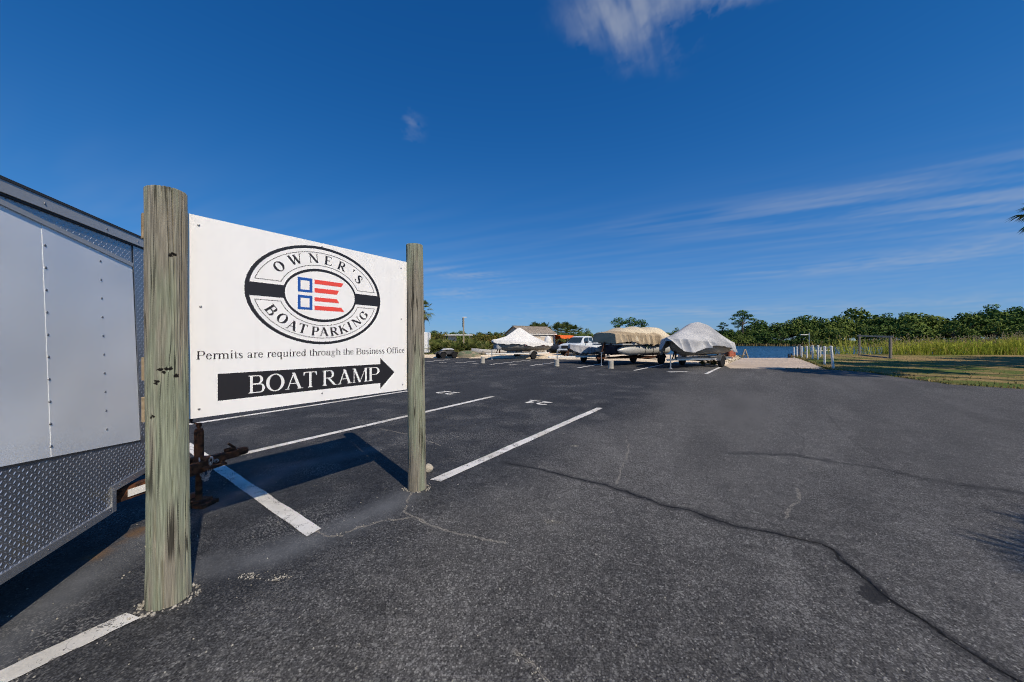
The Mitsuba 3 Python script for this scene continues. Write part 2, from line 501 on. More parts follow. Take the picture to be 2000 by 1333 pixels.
textured('old_green_paint', old_green, rough=.7)
plain('shed_wall', (.60, .52, .43), rough=.8, spec=.2)
plain('shed_trim', (.72, .70, .66), rough=.7, spec=.2)


def shingle_color(p, n, uv):
    return mi.Color3f(.27, .235, .20) * (.7 + .6 * noise(p.x * 5, p.y * 5, p.z * 6)) * (.85 + .3 * fbm(p.x, p.y, p.z, 3))


textured('shingle', shingle_color, rough=.9, spec=.15)


def concrete_color(p, n, uv):
    s = fbm(p.x * .6, p.y * .6, 2.0, 4)
    f = fbm(p.x * 7, p.y * 7, 5.0, 4)
    return mix((.30, .245, .195), (.42, .36, .30), s) * (.85 + .3 * f)


textured('ramp_concrete', concrete_color, rough=.9, spec=.2, two=False)
plain('grey_concrete', (.42, .40, .35), rough=.9, spec=.2)
plain('pvc_white', (.76, .76, .74), rough=.4)
plain('grey_timber', (.20, .185, .17), rough=.9, spec=.2)
plain('pale_timber', (.36, .31, .24), rough=.9, spec=.2)
plain('stone_pale', (.42, .38, .31), rough=.9, spec=.2)


def grit_color(p, n, uv):
    return mix((.16, .15, .13), (.46, .44, .39), cell_rand(dr.floor(p.x * 90), dr.floor(p.y * 90), 2))


textured('grit', grit_color, rough=.9, spec=.2)


def terrain_color(p, n, uv):
    x, y = p.x, p.y
    b = fbm(x * .18 + 3, y * .18, 1.0, 4)
    m = fbm(x * 1.2, y * 1.2, 4.0, 4)
    f = noise(x * 18, y * 18, 2.0)
    lawn = mix((.070, .100, .026), (.20, .145, .065), smoothstep(.36, .62, b * .6 + m * .4))
    lawn = mix(lawn, mi.Color3f(.22, .155, .075), smoothstep(.55, .75, m) * .6) * (.75 + .5 * f)
    sand = mix((.46, .38, .28), (.60, .52, .41), m) * (.9 + .2 * f)
    scrub = mix((.05, .055, .022), (.15, .12, .07), m)
    shore = mix((.16, .12, .06), (.10, .085, .045), m)
    right = smoothstep(-1.6, -.4, x + 1.2 * (m - .5) - 15.4 - .72 * dr.maximum(y - 19.5, 0))
    c = mix(sand, lawn, right)
    c = mix(c, scrub, smoothstep(35, 38, y + 3 * (m - .5)) * (1 - right))
    c = mix(c, scrub, smoothstep(-8, -12, x + 3 * m))
    c = mix(c, shore, smoothstep(-.15, -.5, p.z))
    return c


textured('terrain_material', terrain_color, rough=.95, spec=.1, two=False)


def water_bump(p, n, uv):
    return fbm(p.x * .9, p.y * 1.8, 1.0, 3) + .35 * noise(p.x * 3.1, p.y * 5.5, 4.0)


scene['water_material'] = {'type': 'bumpmap', 'nested': {'type': 'principled', 'base_color': {'type': 'rgb', 'value': [.012, .05, .10]}, 'roughness': .14, 'specular': .5},
                           'bump': proc(water_bump, eps=.05), 'scale': .35}


def leaf(name, a, b, c3, freq=.25, thin=False):
    def fn(p, n, uv):
        t = fbm(p.x * freq, p.y * freq, p.z * freq, 3)
        r = cell_rand(dr.floor(p.x * 2.3), dr.floor(p.y * 2.3), dr.floor(p.z * 2.3))
        c = mix(a, b, smoothstep(.3, .7, t))
        return mix(c, mi.Color3f(c3), smoothstep(.75, 1.0, r) * .7) * (.75 + .5 * r)
    d = {'type': 'principledthin', 'base_color': proc(fn), 'roughness': .6, 'diff_trans': .5, 'spec_trans': 0.0, 'eta': 1.35} if thin else {'type': 'twosided', 'bsdf': {'type': 'diffuse', 'reflectance': proc(fn)}}
    return bsdf(name, d)


leaf('wood_leaf', (0.060, 0.113, 0.031), (0.141, 0.191, 0.046), (0.171, 0.202, 0.081), .12)
leaf('pine_leaf', (0.045, 0.102, 0.030), (0.094, 0.174, 0.041), (0.112, 0.163, 0.056), .3)
leaf('shrub_leaf', (0.072, 0.085, 0.023), (0.156, 0.137, 0.039), (0.208, 0.124, 0.046), .5)
leaf('palm_leaf', (0.075, 0.112, 0.033), (0.150, 0.180, 0.060), (0.240, 0.225, 0.090), .9, thin=True)
leaf('palmetto_leaf', (0.096, 0.136, 0.038), (0.208, 0.232, 0.072), (0.320, 0.288, 0.128), .9, thin=True)
leaf('reed_leaf', (0.330, 0.415, 0.061), (0.543, 0.537, 0.110), (0.472, 0.329, 0.132), .45, thin=True)
plain('reed_plume', (.42, .34, .20), rough=.9, spec=.1)
plain('dead_frond', (.24, .17, .09), rough=.9, spec=.1)
leaf('marsh_leaf', (0.204, 0.156, 0.072), (0.264, 0.204, 0.096), (0.144, 0.132, 0.060), .3)
plain('bark', (.10, .085, .07), rough=.95, spec=.1)
plain('palm_bark', (.20, .145, .10), rough=.95, spec=.1)
leaf('lawn_leaf', (0.098, 0.119, 0.028), (0.280, 0.196, 0.084), (0.336, 0.266, 0.126), .8)

# ------------------------------------------------------------------ setting: terrain, lot, ramp, water
LOT = Polygon([(13.4, 21.5), (11.5, 24.2), (8.5, 27.2), (2.2, 30.2), (-8, 31.6), (-45, 36), (-45, -35), (70, -35), (70, 8), (40, 9.4), (24, 10.1), (16.5, 11.0), (15.7, 12.2), (16.6, 14.7), (17.7, 16.9), (17.3, 18.8), (12.4, 19.4)])
RAMP = Polygon([(12.4, 19.4), (17.3, 18.8), (20.3, 23), (26.2, 31.3), (28.3, 34.5), (31.5, 39.5), (27.0, 39.5), (23.4, 34.2), (13.4, 21.5)])
ROUGH_LOT = LOT.buffer(.02)


def smooth(a, b, x):
    t = np.clip((x - a) / (b - a), 0, 1)
    return t * t * (3 - 2 * t)


def far_bank(x):
    return 168 - 50 * smooth(40, 190, x) - 20 * smooth(0, -120, x)


def land(x, y):
    ys = 37.5 + 1.2 * np.sin(x * .21) + 90 * smooth(6, -6, x) + 6 * smooth(34, 60, x)
    h = -.03 + .18 * smooth(21, 34, y) * smooth(19, 13, x)
    z = h - 2.2 * smooth(0, 6, y - ys)
    fb = far_bank(x)
    return np.maximum(z, -2.2 + 2.1 * smooth(-5, 1.5, y - fb) + 1.0 * smooth(0, 60, y - fb))


def terrain():
    xs = np.concatenate([np.linspace(-700, -60, 30), np.arange(-58, 72, .5), np.linspace(74, 240, 40), np.linspace(260, 900, 20)])
    ys = np.concatenate([np.linspace(-300, -40, 10), np.arange(-38, 46, .5), np.linspace(47, 220, 90), np.linspace(240, 1200, 16)])
    X, Y = np.meshgrid(xs, ys, indexing='ij')
    Z = land(X, Y)
    pts = shapely.points(X.ravel(), Y.ravel())
    dl = shapely.distance(LOT, pts).reshape(X.shape)
    dr_ = shapely.distance(RAMP, pts).reshape(X.shape)
    d = np.minimum(dl, dr_)
    bump = .07 * smooth(.05, .6, d) + .05 * (meshkit.fbm(np.stack([X * .5, Y * .5, X * 0], -1), 3, 2) - .5) * smooth(.3, 1.5, d)
    Z = Z + np.where(Z > -.5, bump, 0)
    ramp_z = -.035 * np.maximum(Y - 31, 0) ** 1.35
    Z = np.where(dr_ < .6, np.minimum(Z, ramp_z - .04), Z)
    Z = np.where(dl < .01, -.04, Z)
    return MB().grid(np.stack([X, Y, Z], -1)).mesh()


structure('ground', terrain(), 'terrain_material', smooth=True)


def flat(poly, z, step=None):
    v, f = trimesh.creation.triangulate_polygon(poly, engine='earcut')
    return trimesh.Trimesh(np.column_stack([v, np.full(len(v), z)]), f, process=False)


lot = structure('parking_lot', flat(LOT, 0.0), 'asphalt_material')
# ramp: strips across, so that it can dip into the water
rm = MB()
la = np.array([(12.4, 19.4), (13.4, 21.5), (23.4, 34.2), (27.0, 39.5)])
ra = np.array([(17.3, 18.8), (20.3, 23), (28.3, 34.5), (31.5, 39.5)])


def along(a, t):
    k = np.linspace(0, 1, len(a))
    return np.stack([np.interp(t, k, a[:, 0]), np.interp(t, k, a[:, 1])], -1)


tt = np.linspace(0, 1, 25)
A, B = along(la, tt), along(ra, tt)
V = np.stack([A, A * .5 + B * .5, B], 1)
Vz = .004 - .035 * np.maximum(V[..., 1] - 31, 0) ** 1.35
structure('boat_ramp', MB().grid(np.concatenate([V, Vz[..., None]], -1), flip=True).mesh(), 'ramp_concrete', smooth=True)
wx = np.linspace(-400, 500, 2)
structure('water', MB().grid(np.array([[[-400, 30, -.62], [-400, 230, -.62]], [[500, 30, -.62], [500, 230, -.62]]], float)).mesh(), 'water_material')


# ---- painted lines on the lot
def ragged_strip(p, q, w, seed, z=.004, n=60):
    p, q = np.array(p, float), np.array(q, float)
    d = (q - p) / np.linalg.norm(q - p)
    nn = np.array([-d[1], d[0]])
    t = np.linspace(0, 1, n)
    r = np.random.default_rng(seed)
    ja, jb = (np.convolve(r.normal(0, 1, n + 4), [.2] * 5, 'valid') * .006 for _ in range(2))
    c = p + t[:, None] * (q - p)
    a, b = c + nn * (w / 2 + ja[:, None]), c - nn * (w / 2 + jb[:, None])
    a[0] -= d * .03
    b[-1] += d * .03
    V = np.stack([a, b], 1)
    return MB().grid(np.concatenate([V, np.full((n, 2, 1), z)], -1), flip=False).mesh()


LINES = [(G(852, 939), G(1171, 798), .135), (np.array([-4.05, 4.15]), G(962, 775.5), .13), (np.array([-6.6, 5.45]), (-2.9, 11.1), .13), (G(253, 1207), (-2.75, .9), .125),
         (G(612, 1040), (-4.9, 5.12), .125),
         (G(832, 707.7), G(879, 703), .14), (G(890.5, 710), G(928, 706.7), .14), (G(957, 713), G(1037, 704), .14), (G(1036, 715), G(1085, 709), .14),
         (G(1128, 719.7), G(1175, 711.5), .14), (G(1239.5, 724.5), G(1294, 713), .14), (G(1379, 731), G(1411, 716), .14)]
line_label = {0: 'long white parking line right of the sign', 4: 'short white line running crosswise in the sign shadow', 3: 'white line at the lower left corner'}
for i, (p, q, w) in enumerate(LINES):
    part(lot, 'painted_line', ragged_strip(p, q, w, i), 'road_paint', label=line_label.get(i))
for txt, (cx, cy) in (('21', G(1051, 787.3)), ('22', G(875, 768.3))):
    t = meshkit.text_mesh(txt, .42, .002, bold=True)
    t.apply_translation([-t.bounds[1, 0] / 2, -.21, 0])
    m = shift(cx, cy, .003) @ rotz(math.pi - .58)
    part(lot, 'bay_number', MB().add(t.vertices, t.faces, m).mesh(), 'road_paint', label=f'white bay number {txt} painted on the asphalt')
for k, (a, b) in enumerate((((858, 708.5), (872, 708.3)), ((924, 711.3), (934, 711))  , ((995, 713.9), (1009, 713.6)), ((1305, 727.5), (1342, 727)))):
    part(lot, 'worn_marking', ragged_strip(G(*a), G(*b), .25, 50 + k, n=12), 'road_paint')

# ---- loose grit: round the post feet, along cracks, scattered
def pebble(r):
    t = trimesh.creation.icosphere(1, r)
    return t


def grit():
    mb = MB()
    r = np.random.default_rng(3)
    base = trimesh.creation.icosphere(0)
    spots = []
    for (c, n, rad) in ((L_BASE, 210, .112), (R_BASE, 120, .106)):
        for _ in range(n):
            a = r.uniform(0, 2 * np.pi)
            if r.random() > .12 + .88 * smooth(.5, .62, meshkit.noise(np.array([[math.cos(a) * 2.3, math.sin(a) * 2.3, rad * 50]]), 4)[0]):
                continue
            spots.append((*(c + (rad + abs(r.normal(0, .018))) * np.array([math.cos(a), math.sin(a)])), r.uniform(.003, .009)))
    for s in PALE:
        s = np.array(s)
        for _ in range(30):
            i = r.integers(len(s) - 1)
            p = s[i] + r.random() * (s[i + 1] - s[i]) + r.normal(0, .012, 2)
            spots.append((*p, r.uniform(.002, .005)))
    for _ in range(900):
        y = r.uniform(1.4, 6.5)
        spots.append((r.uniform(-1.6, 1.6) * y, y, r.uniform(.002, .0055)))
    for c in world([(1078, 1020), (1122, 872), (490, 1126), (545, 1131), (372, 1160), (300, 1190)]):
        for _ in range(45):
            spots.append((*(np.array(c) + r.normal(0, .022, 2) * [1.6, .8]), r.uniform(.002, .006)))
    for x, y, s in spots:
        v = base.vertices * s * r.uniform(.6, 1.3, 3) + [x, y, s * .35]
        mb.add(v, base.faces)
    return mb.mesh()


part(lot, 'grit', grit(), 'grit', kind='stuff')

# ------------------------------------------------------------------ lettering: a serif alphabet in units of the capital height
def EL(cx, cy, rx, ry):
    a = np.linspace(0, 2 * np.pi, 49)[:-1]
    return Polygon(np.stack([cx + rx * np.cos(a), cy + ry * np.sin(a)], 1))


def PG(*p):
    return Polygon(p).buffer(0)


def stroke(pts, w):
    pts = np.array(pts, float)
    k = np.linspace(0, 1, len(pts))
    t = np.linspace(0, 1, 40)
    from scipy.interpolate import CubicSpline
    c = CubicSpline(k, pts)(t)
    ww = np.interp(t, np.linspace(0, 1, len(w)), w)
    return unary_union([Point(*a).buffer(x / 2, 6) for a, x in zip(c, ww)] + [sbox(0, 0, 0, 0)] + [shapely.MultiPoint([c[i], c[i + 1]]).buffer(1e-4).convex_hull.buffer(min(ww[i], ww[i + 1]) / 2) for i in range(39)])


def glyph(ch, b=False):
    """(outline, advance) of one letter."""
    W, t, s = (.215, .07, .045) if b else (.155, .05, .035)
    e = .075

    def stem(x, y0=0.0, y1=1.0, w=W, lo=True, hi=True, half=False):
        g = [sbox(x, y0, x + w, y1)]
        if lo:
            g += [sbox(x - e, y0, x + w + e, y0 + s), PG((x - e * .5, y0 + s), (x + w + e * .5, y0 + s), (x + w, y0 + s + .06), (x, y0 + s + .06))]
        if hi:
            g += [PG((x - e, y1 - s), (x + w, y1 - s), (x + w, y1), (x - e, y1 - .0))] if half else [sbox(x - e, y1 - s, x + w + e, y1)]
        return unary_union(g)

    def bowl(x, y0, y1, xr, w=W, tt=t):
        r = (y1 - y0) / 2
        cx = max(x, xr - r * 1.05)
        o = unary_union([sbox(x, y0, cx, y1), EL(cx, (y0 + y1) / 2, xr - cx, r)])
        i = unary_union([sbox(x, y0 + tt, cx, y1 - tt), EL(cx, (y0 + y1) / 2, max(xr - cx - w, .02), r - tt)])
        return o.difference(i).intersection(sbox(x, y0 - 1, 9, y1 + 1))

    def diag(p, q, w):
        return PG((p[0] - w / 2, p[1]), (p[0] + w / 2, p[1]), (q[0] + w / 2, q[1]), (q[0] - w / 2, q[1]))

    def foot(x, y=0.0, w=.26):
        return sbox(x - w / 2, y, x + w / 2, y + s)
    U = unary_union
    xh = .68
    if ch == ' ':
        return None, .38
    if ch == 'O':
        return EL(.545, .5, .50, .52).difference(EL(.545, .5, .50 - W * 1.15, .52 - t)), 1.09
    if ch == 'B':
        return U([stem(.12), bowl(.2, .5, 1, .84), bowl(.2, 0, .52, .95)]), 1.0
    if ch == 'P':
        return U([stem(.12), bowl(.2, .45, 1, .82)]), .84
    if ch == 'R':
        return U([stem(.12), bowl(.2, .47, 1, .84), diag((.88, .0), (.46, .5), W * 1.15), foot(.92, 0, .24)]), 1.0
    if ch == 'A':
        return U([diag((.16, 0), (.52, 1), t * 1.2), diag((.88, 0), (.50, 1), W * 1.12), sbox(.28, .32, .74, .32 + t), foot(.15), foot(.90, 0, .34)]), 1.09
    if ch == 'T':
        return U([stem(.46 - W / 2, hi=False), sbox(.04, 1 - t, .88, 1), PG((.04, 1), (.04, .76), (.075, .76), (.16, 1)), PG((.88, 1), (.88, .76), (.845, .76), (.76, 1))]), .92
    if ch == 'M':
        return U([stem(.14, w=t), diag((.20, 1), (.64, .0), W * 1.1), diag((.64, 0), (1.12, 1), t), stem(1.08, w=W), foot(.14, 1 - s, .2)]), 1.34
    if ch == 'N':
        return U([stem(.15, w=t, hi=False), diag((.17, 1), (.90, 0), W * 1.2), stem(.88, w=t, lo=False), foot(.12, 1 - s, .22)]), 1.09
    if ch == 'W':
        return U([diag((.12, 1), (.44, 0), W * 1.05), diag((.44, 0), (.74, 1), t), diag((.62, 1), (.96, 0), W * 1.05), diag((.96, 0), (1.28, 1), t), foot(.12, 1 - s, .32), foot(.66, 1 - s, .3), foot(1.28, 1 - s, .24)]), 1.43
    if ch == 'E':
        return U([stem(.12), sbox(.12, 0, .82, t), sbox(.12, 1 - t, .80, 1), sbox(.2, .5 - t / 2, .60, .5 + t / 2), PG((.80, 1), (.80, .78), (.765, .78), (.68, 1)), PG((.86, .24), (.825, .24), (.7, 0), (.84, 0)), sbox(.57, .38, .60, .62)]), .92
    if ch == 'K':
        return U([stem(.12), diag((.30, .42), (.80, 1), t), diag((.92, 0), (.46, .58), W * 1.2), foot(.93, 0, .28), foot(.80, 1 - s, .28)]), 1.09
    if ch == 'I':
        return stem(.25 - W / 2), .5
    if ch in 'GC':
        o = EL(.53, .5, .49, .52).difference(EL(.53, .5, .49 - W * 1.1, .52 - t))
        o = o.difference(PG((.62, .40), (1.2, .40), (1.2, .74), (.88, .70)))
        g = [o, sbox(.87, .66, .91, .98)]
        if ch == 'G':
            g += [sbox(.80, .08, .80 + W, .46), sbox(.70, .43, 1.03, .43 + s)]
        return U(g), 1.09
    if ch == 'S':
        return U([stroke([(.66, .74), (.58, .93), (.38, .985), (.17, .83), (.28, .62), (.55, .44), (.70, .24), (.52, .03), (.28, .03), (.12, .24)], [t, t, t * 1.4, W, W * 1.15, W * 1.15, W, t * 1.3, t, t]), sbox(.66, .70, .70, 1.0), sbox(.09, 0, .13, .30)]), .84
    if ch == "'":
        return PG((.08, 1.03), (.08 + W, 1.03), (.08 + W * .6, .68), (.08 + W * .4, .68)), .36
    w = W * .85
    if ch == 'e':
        o = EL(.34, xh / 2, .28, xh / 2 + .015).difference(EL(.34, xh / 2, .28 - w, xh / 2 - t))
        return U([o.difference(sbox(.36, .2, 9, .37)), sbox(.12, .38, .60, .38 + t)]), .67
    if ch == 'c':
        o = EL(.36, xh / 2, .29, xh / 2 + .015).difference(EL(.36, xh / 2, .29 - w, xh / 2 - t))
        return U([o.difference(sbox(.40, .18, 9, .48)), EL(.56, .52, .07, .07)]), .67
    if ch == 'o':
        return EL(.38, xh / 2, .33, xh / 2 + .015).difference(EL(.38, xh / 2, .33 - w, xh / 2 - t)), .755
    if ch == 'a':
        o = EL(.28, .19, .22, .20).difference(EL(.28, .19, .22 - w * .8, .20 - t))
        return U([o, stem(.40, 0, .52, w, lo=False, hi=False), stroke([(.10, .52), (.2, .66), (.38, .65), (.47, .5)], [w * .8, t, t, w]), sbox(.5, 0, .62, t)]), .67
    if ch in 'dq':
        o = EL(.33, xh / 2, .27, xh / 2 + .015).difference(EL(.33, xh / 2, .27 - w, xh / 2 - t))
        return U([o, stem(.50, 0 if ch == 'd' else -.33, 1.03 if ch == 'd' else xh, w, lo=ch == 'q', hi=ch == 'd', half=True)]), .755
    if ch == 'g':
        o = EL(.33, .45, .22, .235).difference(EL(.33, .45, .22 - w * .8, .235 - t))
        p = EL(.35, -.16, .30, .17).difference(EL(.35, -.16, .23, .17 - t))
        return U([o, p, stroke([(.22, .25), (.14, .12), (.3, .03), (.55, .0)], [t, t * 1.2, w * .8, w * .7]), sbox(.45, .60, .69, .66)]), .755
    if ch == 'f':
        return U([stem(.17, 0, .85, w, hi=False), stroke([(.17 + w / 2, .8), (.27, .99), (.42, 1.02), (.5, .93)], [w, w * .7, t, w * .8]), sbox(.04, xh - s, .46, xh)]), .50
    if ch == 't':
        return U([stroke([(.13 + w / 2, .82), (.13 + w / 2, .3), (.15 + w / 2, .08), (.3, .03), (.41, .1)], [w * .7, w, w, t * 1.2, t]), sbox(.03, xh - s, .40, xh)]), .42
    if ch == 'i':
        return U([stem(.14, 0, xh, w, half=True), EL(.14 + w / 2, .93, .085, .085)]), .42
    if ch == 'r':
        return U([stem(.13, 0, xh, w, half=True), stroke([(.25, .48), (.34, .64), (.46, .63)], [t, t, w])]), .50
    if ch in 'nhm':
        arcs, adv = [(.13, .58)], .755
        if ch == 'm':
            arcs, adv = [(.13, .53), (.53, .93)], 1.175
        g = [stem(.11, 0, 1.03 if ch == 'h' else xh, w, half=True)]
        for a, c in arcs:
            g += [stroke([(a + .1, .50), (a + .22, .66), (c - .03, .62), (c + w / 2 - .01, .44)], [t, t, w * .9, w]), stem(c - .01, 0, .48, w, hi=False)]
        return U(g), adv
    if ch == 'u':
        return U([stem(.11, .16, xh, w, lo=False, half=True), stroke([(.11 + w / 2, .24), (.16, .06), (.32, .02), (.52, .14)], [w, w * .9, t, t]), stem(.50, 0, xh, w, lo=False, half=True), sbox(.5, 0, .72, s)]), .755
    if ch == 's':
        return U([stroke([(.45, .52), (.38, .64), (.24, .65), (.14, .52), (.28, .36), (.44, .24), (.42, .08), (.25, .02), (.10, .16)], [t, t, t, w, w, w, w, t, t])]), .59
    raise ValueError(ch)


def text_poly(text, cap, x, y, width=None, bold=False):
    g, at = [], 0.0
    for ch in text:
        p, adv = glyph(ch, bold)
        if p is not None:
            g.append(affinity.translate(p, at, 0))
        at += adv
    p = unary_union(g)
    sx = cap if width is None else width / (p.bounds[2] - p.bounds[0])
    return affinity.affine_transform(p, [sx, 0, 0, cap, x - p.bounds[0] * sx, y])


# ------------------------------------------------------------------ the sign
sign = thing('sign', 'white boat parking sign on two round timber posts, with an arrow to the boat ramp', 'sign')
PL, PR = np.array([-2.0729, 2.1929]), np.array([-1.0973, 3.5359])
SD = (PR - PL) / np.linalg.norm(PR - PL)
SN = np.array([SD[1], -SD[0]])
SW, V0, V1 = np.linalg.norm(PR - PL), 1.048, 2.368
SM = np.eye(4)
SM[:3, 0], SM[:3, 1], SM[:3, 2], SM[:3, 3] = [SD[0], SD[1], 0], [0, 0, 1], [SN[0], SN[1], 0], [PL[0], PL[1], 0]


def sheet(poly, depth=.0012, lift=.0):
    mb = MB(SM)
    mb.prism(poly, depth, shift(0, 0, lift))
    return mb.mesh()


panel = part(sign, 'panel', MB(SM).box(((SW + .04) / 2 - .03, (V0 + V1) / 2, -.005), (SW + .04, V1 - V0, .010)).mesh(), 'sign_white', label='white rectangular sign panel')
# logo
LC = (.826, 1.929)
oo, oi = EL(LC[0], 1.925, .537, .4065), EL(LC[0], 1.925, .512, .385)
ro, ri = EL(.828, LC[1], .295, .2205), EL(.828, LC[1], .2805, .199)
oo, oi, ro, ri = (affinity.scale(EL(0, 0, 1, 1), a, b, origin=(0, 0)) for a, b in ((.537, .4065), (.512, .385), (.295, .2205), (.2805, .199)))
oo, oi, ro, ri = (affinity.translate(g, LC[0], 1.929) for g in (oo, oi, ro, ri))
black = unary_union([oo.difference(oi), ro.difference(ri), sbox(LC[0] - .53, 1.8815, LC[0] + .53, 1.979).intersection(oo).difference(ri)])
part(panel, 'emblem_ring', sheet(black), 'sign_black', label='black oval emblem rings joined by a bar')
tho = affinity.translate(affinity.scale(EL(0, 0, 1, 1), .488, .357, origin=(0, 0)), LC[0], 1.929)
thi = affinity.translate(affinity.scale(EL(0, 0, 1, 1), .320, .2475, origin=(0, 0)), LC[0], 1.929)
for lo, hi in ((2.0055, 3.0), (0.0, 1.857)):
    seg = tho.difference(thi).intersection(sbox(0, lo, 3, hi))
    part(panel, 'thin_outline', sheet(seg.difference(seg.buffer(-.0042))), 'sign_black')


def arc_letters(text, pts, cap, bold=True, upper=True):
    for ch, (u, v) in zip(text, pts):
        p, adv = glyph(ch, bold)
        c = p.centroid if ch not in "'" else Point((p.bounds[0] + p.bounds[2]) / 2, .5)
        cx = (p.bounds[0] + p.bounds[2]) / 2
        x, y = u - LC[0], v - 1.929
        slope = math.atan2(-(.30 ** 2) * x, (.42 ** 2) * y) if upper else math.atan2(.30 ** 2 * x, -(.42 ** 2) * y)
        q = affinity.affine_transform(p, [cap, 0, 0, cap, -cx * cap, -.5 * cap])
        q = affinity.rotate(q, math.degrees(slope), origin=(0, 0))
        part(panel, 'letter', sheet(affinity.translate(q, u, v)), 'sign_black')


OW = [(.5064, 2.1188), (.6195, 2.1935), (.7546, 2.2305), (.8736, 2.2302), (.9926, 2.2032), (1.085, 2.160), (1.1475, 2.111)]
BP = [(.4575, 1.7822), (.530, 1.723), (.6007, 1.6730), (.6742, 1.6502), (.7683, 1.6310), (.8388, 1.6290), (.925, 1.6340), (1.0044, 1.6560), (1.0603, 1.6850), (1.1222, 1.7250), (1.1905, 1.7845)]
arc_letters("OWNER'S", OW, .074)
arc_letters('BOATPARKING', BP, .074, upper=False)
for v0, v1 in ((1.944, 2.0597), (1.8035, 1.9185)):
    part(panel, 'emblem_square', sheet(sbox(.6375, v0, .7455, v1).difference(sbox(.6575, v0 + .0195, .7245, v1 - .0215))), 'sign_blue', label='blue open square of the emblem flag')
for v0, v1, ut, ub in ((2.0208, 2.056, 1.0044, .9848), (1.9496, 1.9872, .9654, .9462), (1.8785, 1.9113, .9462, .9660), (1.8055, 1.841, .9848, 1.0095)):
    part(panel, 'emblem_stripe', sheet(PG((.7628, v0), (ub, v0), (ut, v1), (.7628, v1))), 'sign_red', label='red stripe of the emblem flag')
part(panel, 'lettering', sheet(text_poly('Permits are required through the Business Office', .0555, .036, 1.4285, 1.604)), 'sign_black', label='black line of text about required permits', kind='stuff')
arrow = PG((.1431, 1.1456), (1.3633, 1.1456), (1.3633, 1.0895), (1.5208, 1.2383), (1.3633, 1.3865), (1.3633, 1.3278), (.1431, 1.3278))
part(panel, 'arrow', sheet(arrow), 'sign_black', label='black arrow pointing right')
at = 0
g = []
for ch, x0, x1 in (('B', .3146, .415), ('O', .4215, .5425), ('A', .547, .675), ('T', .679, .780), ('R', .826, .945), ('A', .952, 1.082), ('M', 1.086, 1.232), ('P', 1.240, 1.3551)):
    p, _ = glyph(ch)
    b = p.bounds
    sx = (x1 - x0) / (b[2] - b[0])
    part(panel, 'letter', sheet(affinity.affine_transform(p, [sx, 0, 0, .127, x0 - b[0] * sx, 1.1735]), .0024), 'sign_letter_white', label='white serif capital on the black arrow')
for u, v in ((.0457, 2.3055), (.0558, 1.7748), (.0482, 1.105), (1.5976, 2.292), (1.6038, 1.775), (1.618, 1.1033), (.8221, 1.1129), (.82, 2.34)):
    mb = MB(SM)
    mb.add(*(lambda t: (t.vertices, t.faces))(trimesh.creation.icosphere(2, 1.0)), shift(u, v, .001) @ np.diag([.0075, .0075, .0045, 1]))
    part(panel, 'screw', mb.mesh(), 'screw_steel', smooth=True)
# battens behind the panel
for v0, v1 in ((2.165, 2.315), (1.315, 1.452), (1.065, 1.212)):
    mb = MB(SM)
    mb.box((SW / 2 - .003, (v0 + v1) / 2, -.031), (SW + .404, v1 - v0, .040))
    part(sign, 'batten', mb.mesh(), 'batten_wood')


# round posts: grooved, a little bowed, with chipped spots
def post(base, top_off, height, r0, r1, seed, slope=0.0, holes=()):
    na, nz = 260, 170
    a = np.linspace(0, 2 * np.pi, na, endpoint=False)
    z = np.concatenate([np.linspace(-.25, height, nz)])
    Aa, Z = np.meshgrid(a, z)
    ca, sa = np.cos(Aa), np.sin(Aa)
    t = Z / height
    r = r0 + (r1 - r0) * t
    p = np.stack([ca * 13, sa * 13, Z * 1.1], -1)
    r = r + .010 * (meshkit.fbm(np.stack([ca * 1.2, sa * 1.2, Z * 1.3], -1), 3, seed) - .5)
    r = r - .007 * np.abs(meshkit.fbm(p, 3, seed + 5) - .5) * 2 - .003 * smooth(.62, .8, meshkit.noise(p * [2.2, 2.2, .6], seed + 9))
    # drying checks
    chk = np.abs(meshkit.fbm(np.stack([ca * 4.5, sa * 4.5, Z * .55 + 3], -1), 2, seed + 2) - .5)
    r = r - .014 * smooth(.03, .006, chk) * smooth(.42, .6, meshkit.noise(np.stack([ca * 2, sa * 2, Z * 1.7], -1), seed + 4))
    r = r + .004 * smooth(.35, .0, Z) * (1 - .6 * ca)
    x = base[0] + top_off[0] * t + r * ca
    y = base[1] + top_off[1] * t + r * sa
    for (hx, hy, hz, hr) in holes:
        d = np.sqrt((x - hx) ** 2 + (y - hy) ** 2 + (Z - hz) ** 2)
        k = .004 * np.exp(-(d / (hr * 1.2)) ** 2)
        x, y = x - k * ca, y - k * sa
    zz = Z + np.where(Z > height - 1e-6, slope * (r * ca), 0)
    V = np.stack([x, y, zz], -1)
    mb = MB()
    q = []
    i, j = np.meshgrid(np.arange(nz - 1), np.arange(na), indexing='ij')
    q = np.stack([i * na + j, i * na + (j + 1) % na, (i + 1) * na + (j + 1) % na, (i + 1) * na + j], -1).reshape(-1, 4)
    mb.add(V.reshape(-1, 3), q)
    # end grain: rings falling slightly in the middle
    rings = [V[-1]]
    cen = V[-1].mean(0)
    for k in (.97, .7, .4, .1):
        w = cen + (V[-1] - cen) * k
        w[:, 2] += .004 if k > .5 else .001
        rings.append(w)
    R = np.stack(rings + [np.repeat(cen[None], na, 0)])
    R = np.concatenate([R, R[:, :1]], 1)
    mb.grid(R, flip=True)
    return mb.mesh()


part(sign, 'post', post(L_BASE, (-.028, .004), 2.445, .096, .094, 1, .10, HOLES), 'weathered_pile_wood', smooth=50, label='thick greenish round timber post nearest the viewer')
part(sign, 'post', post(R_BASE, (-.030, .0), 2.555, .092, .086, 31, .02), 'weathered_pile_wood', smooth=50, label='farther round timber post at the right end of the panel')

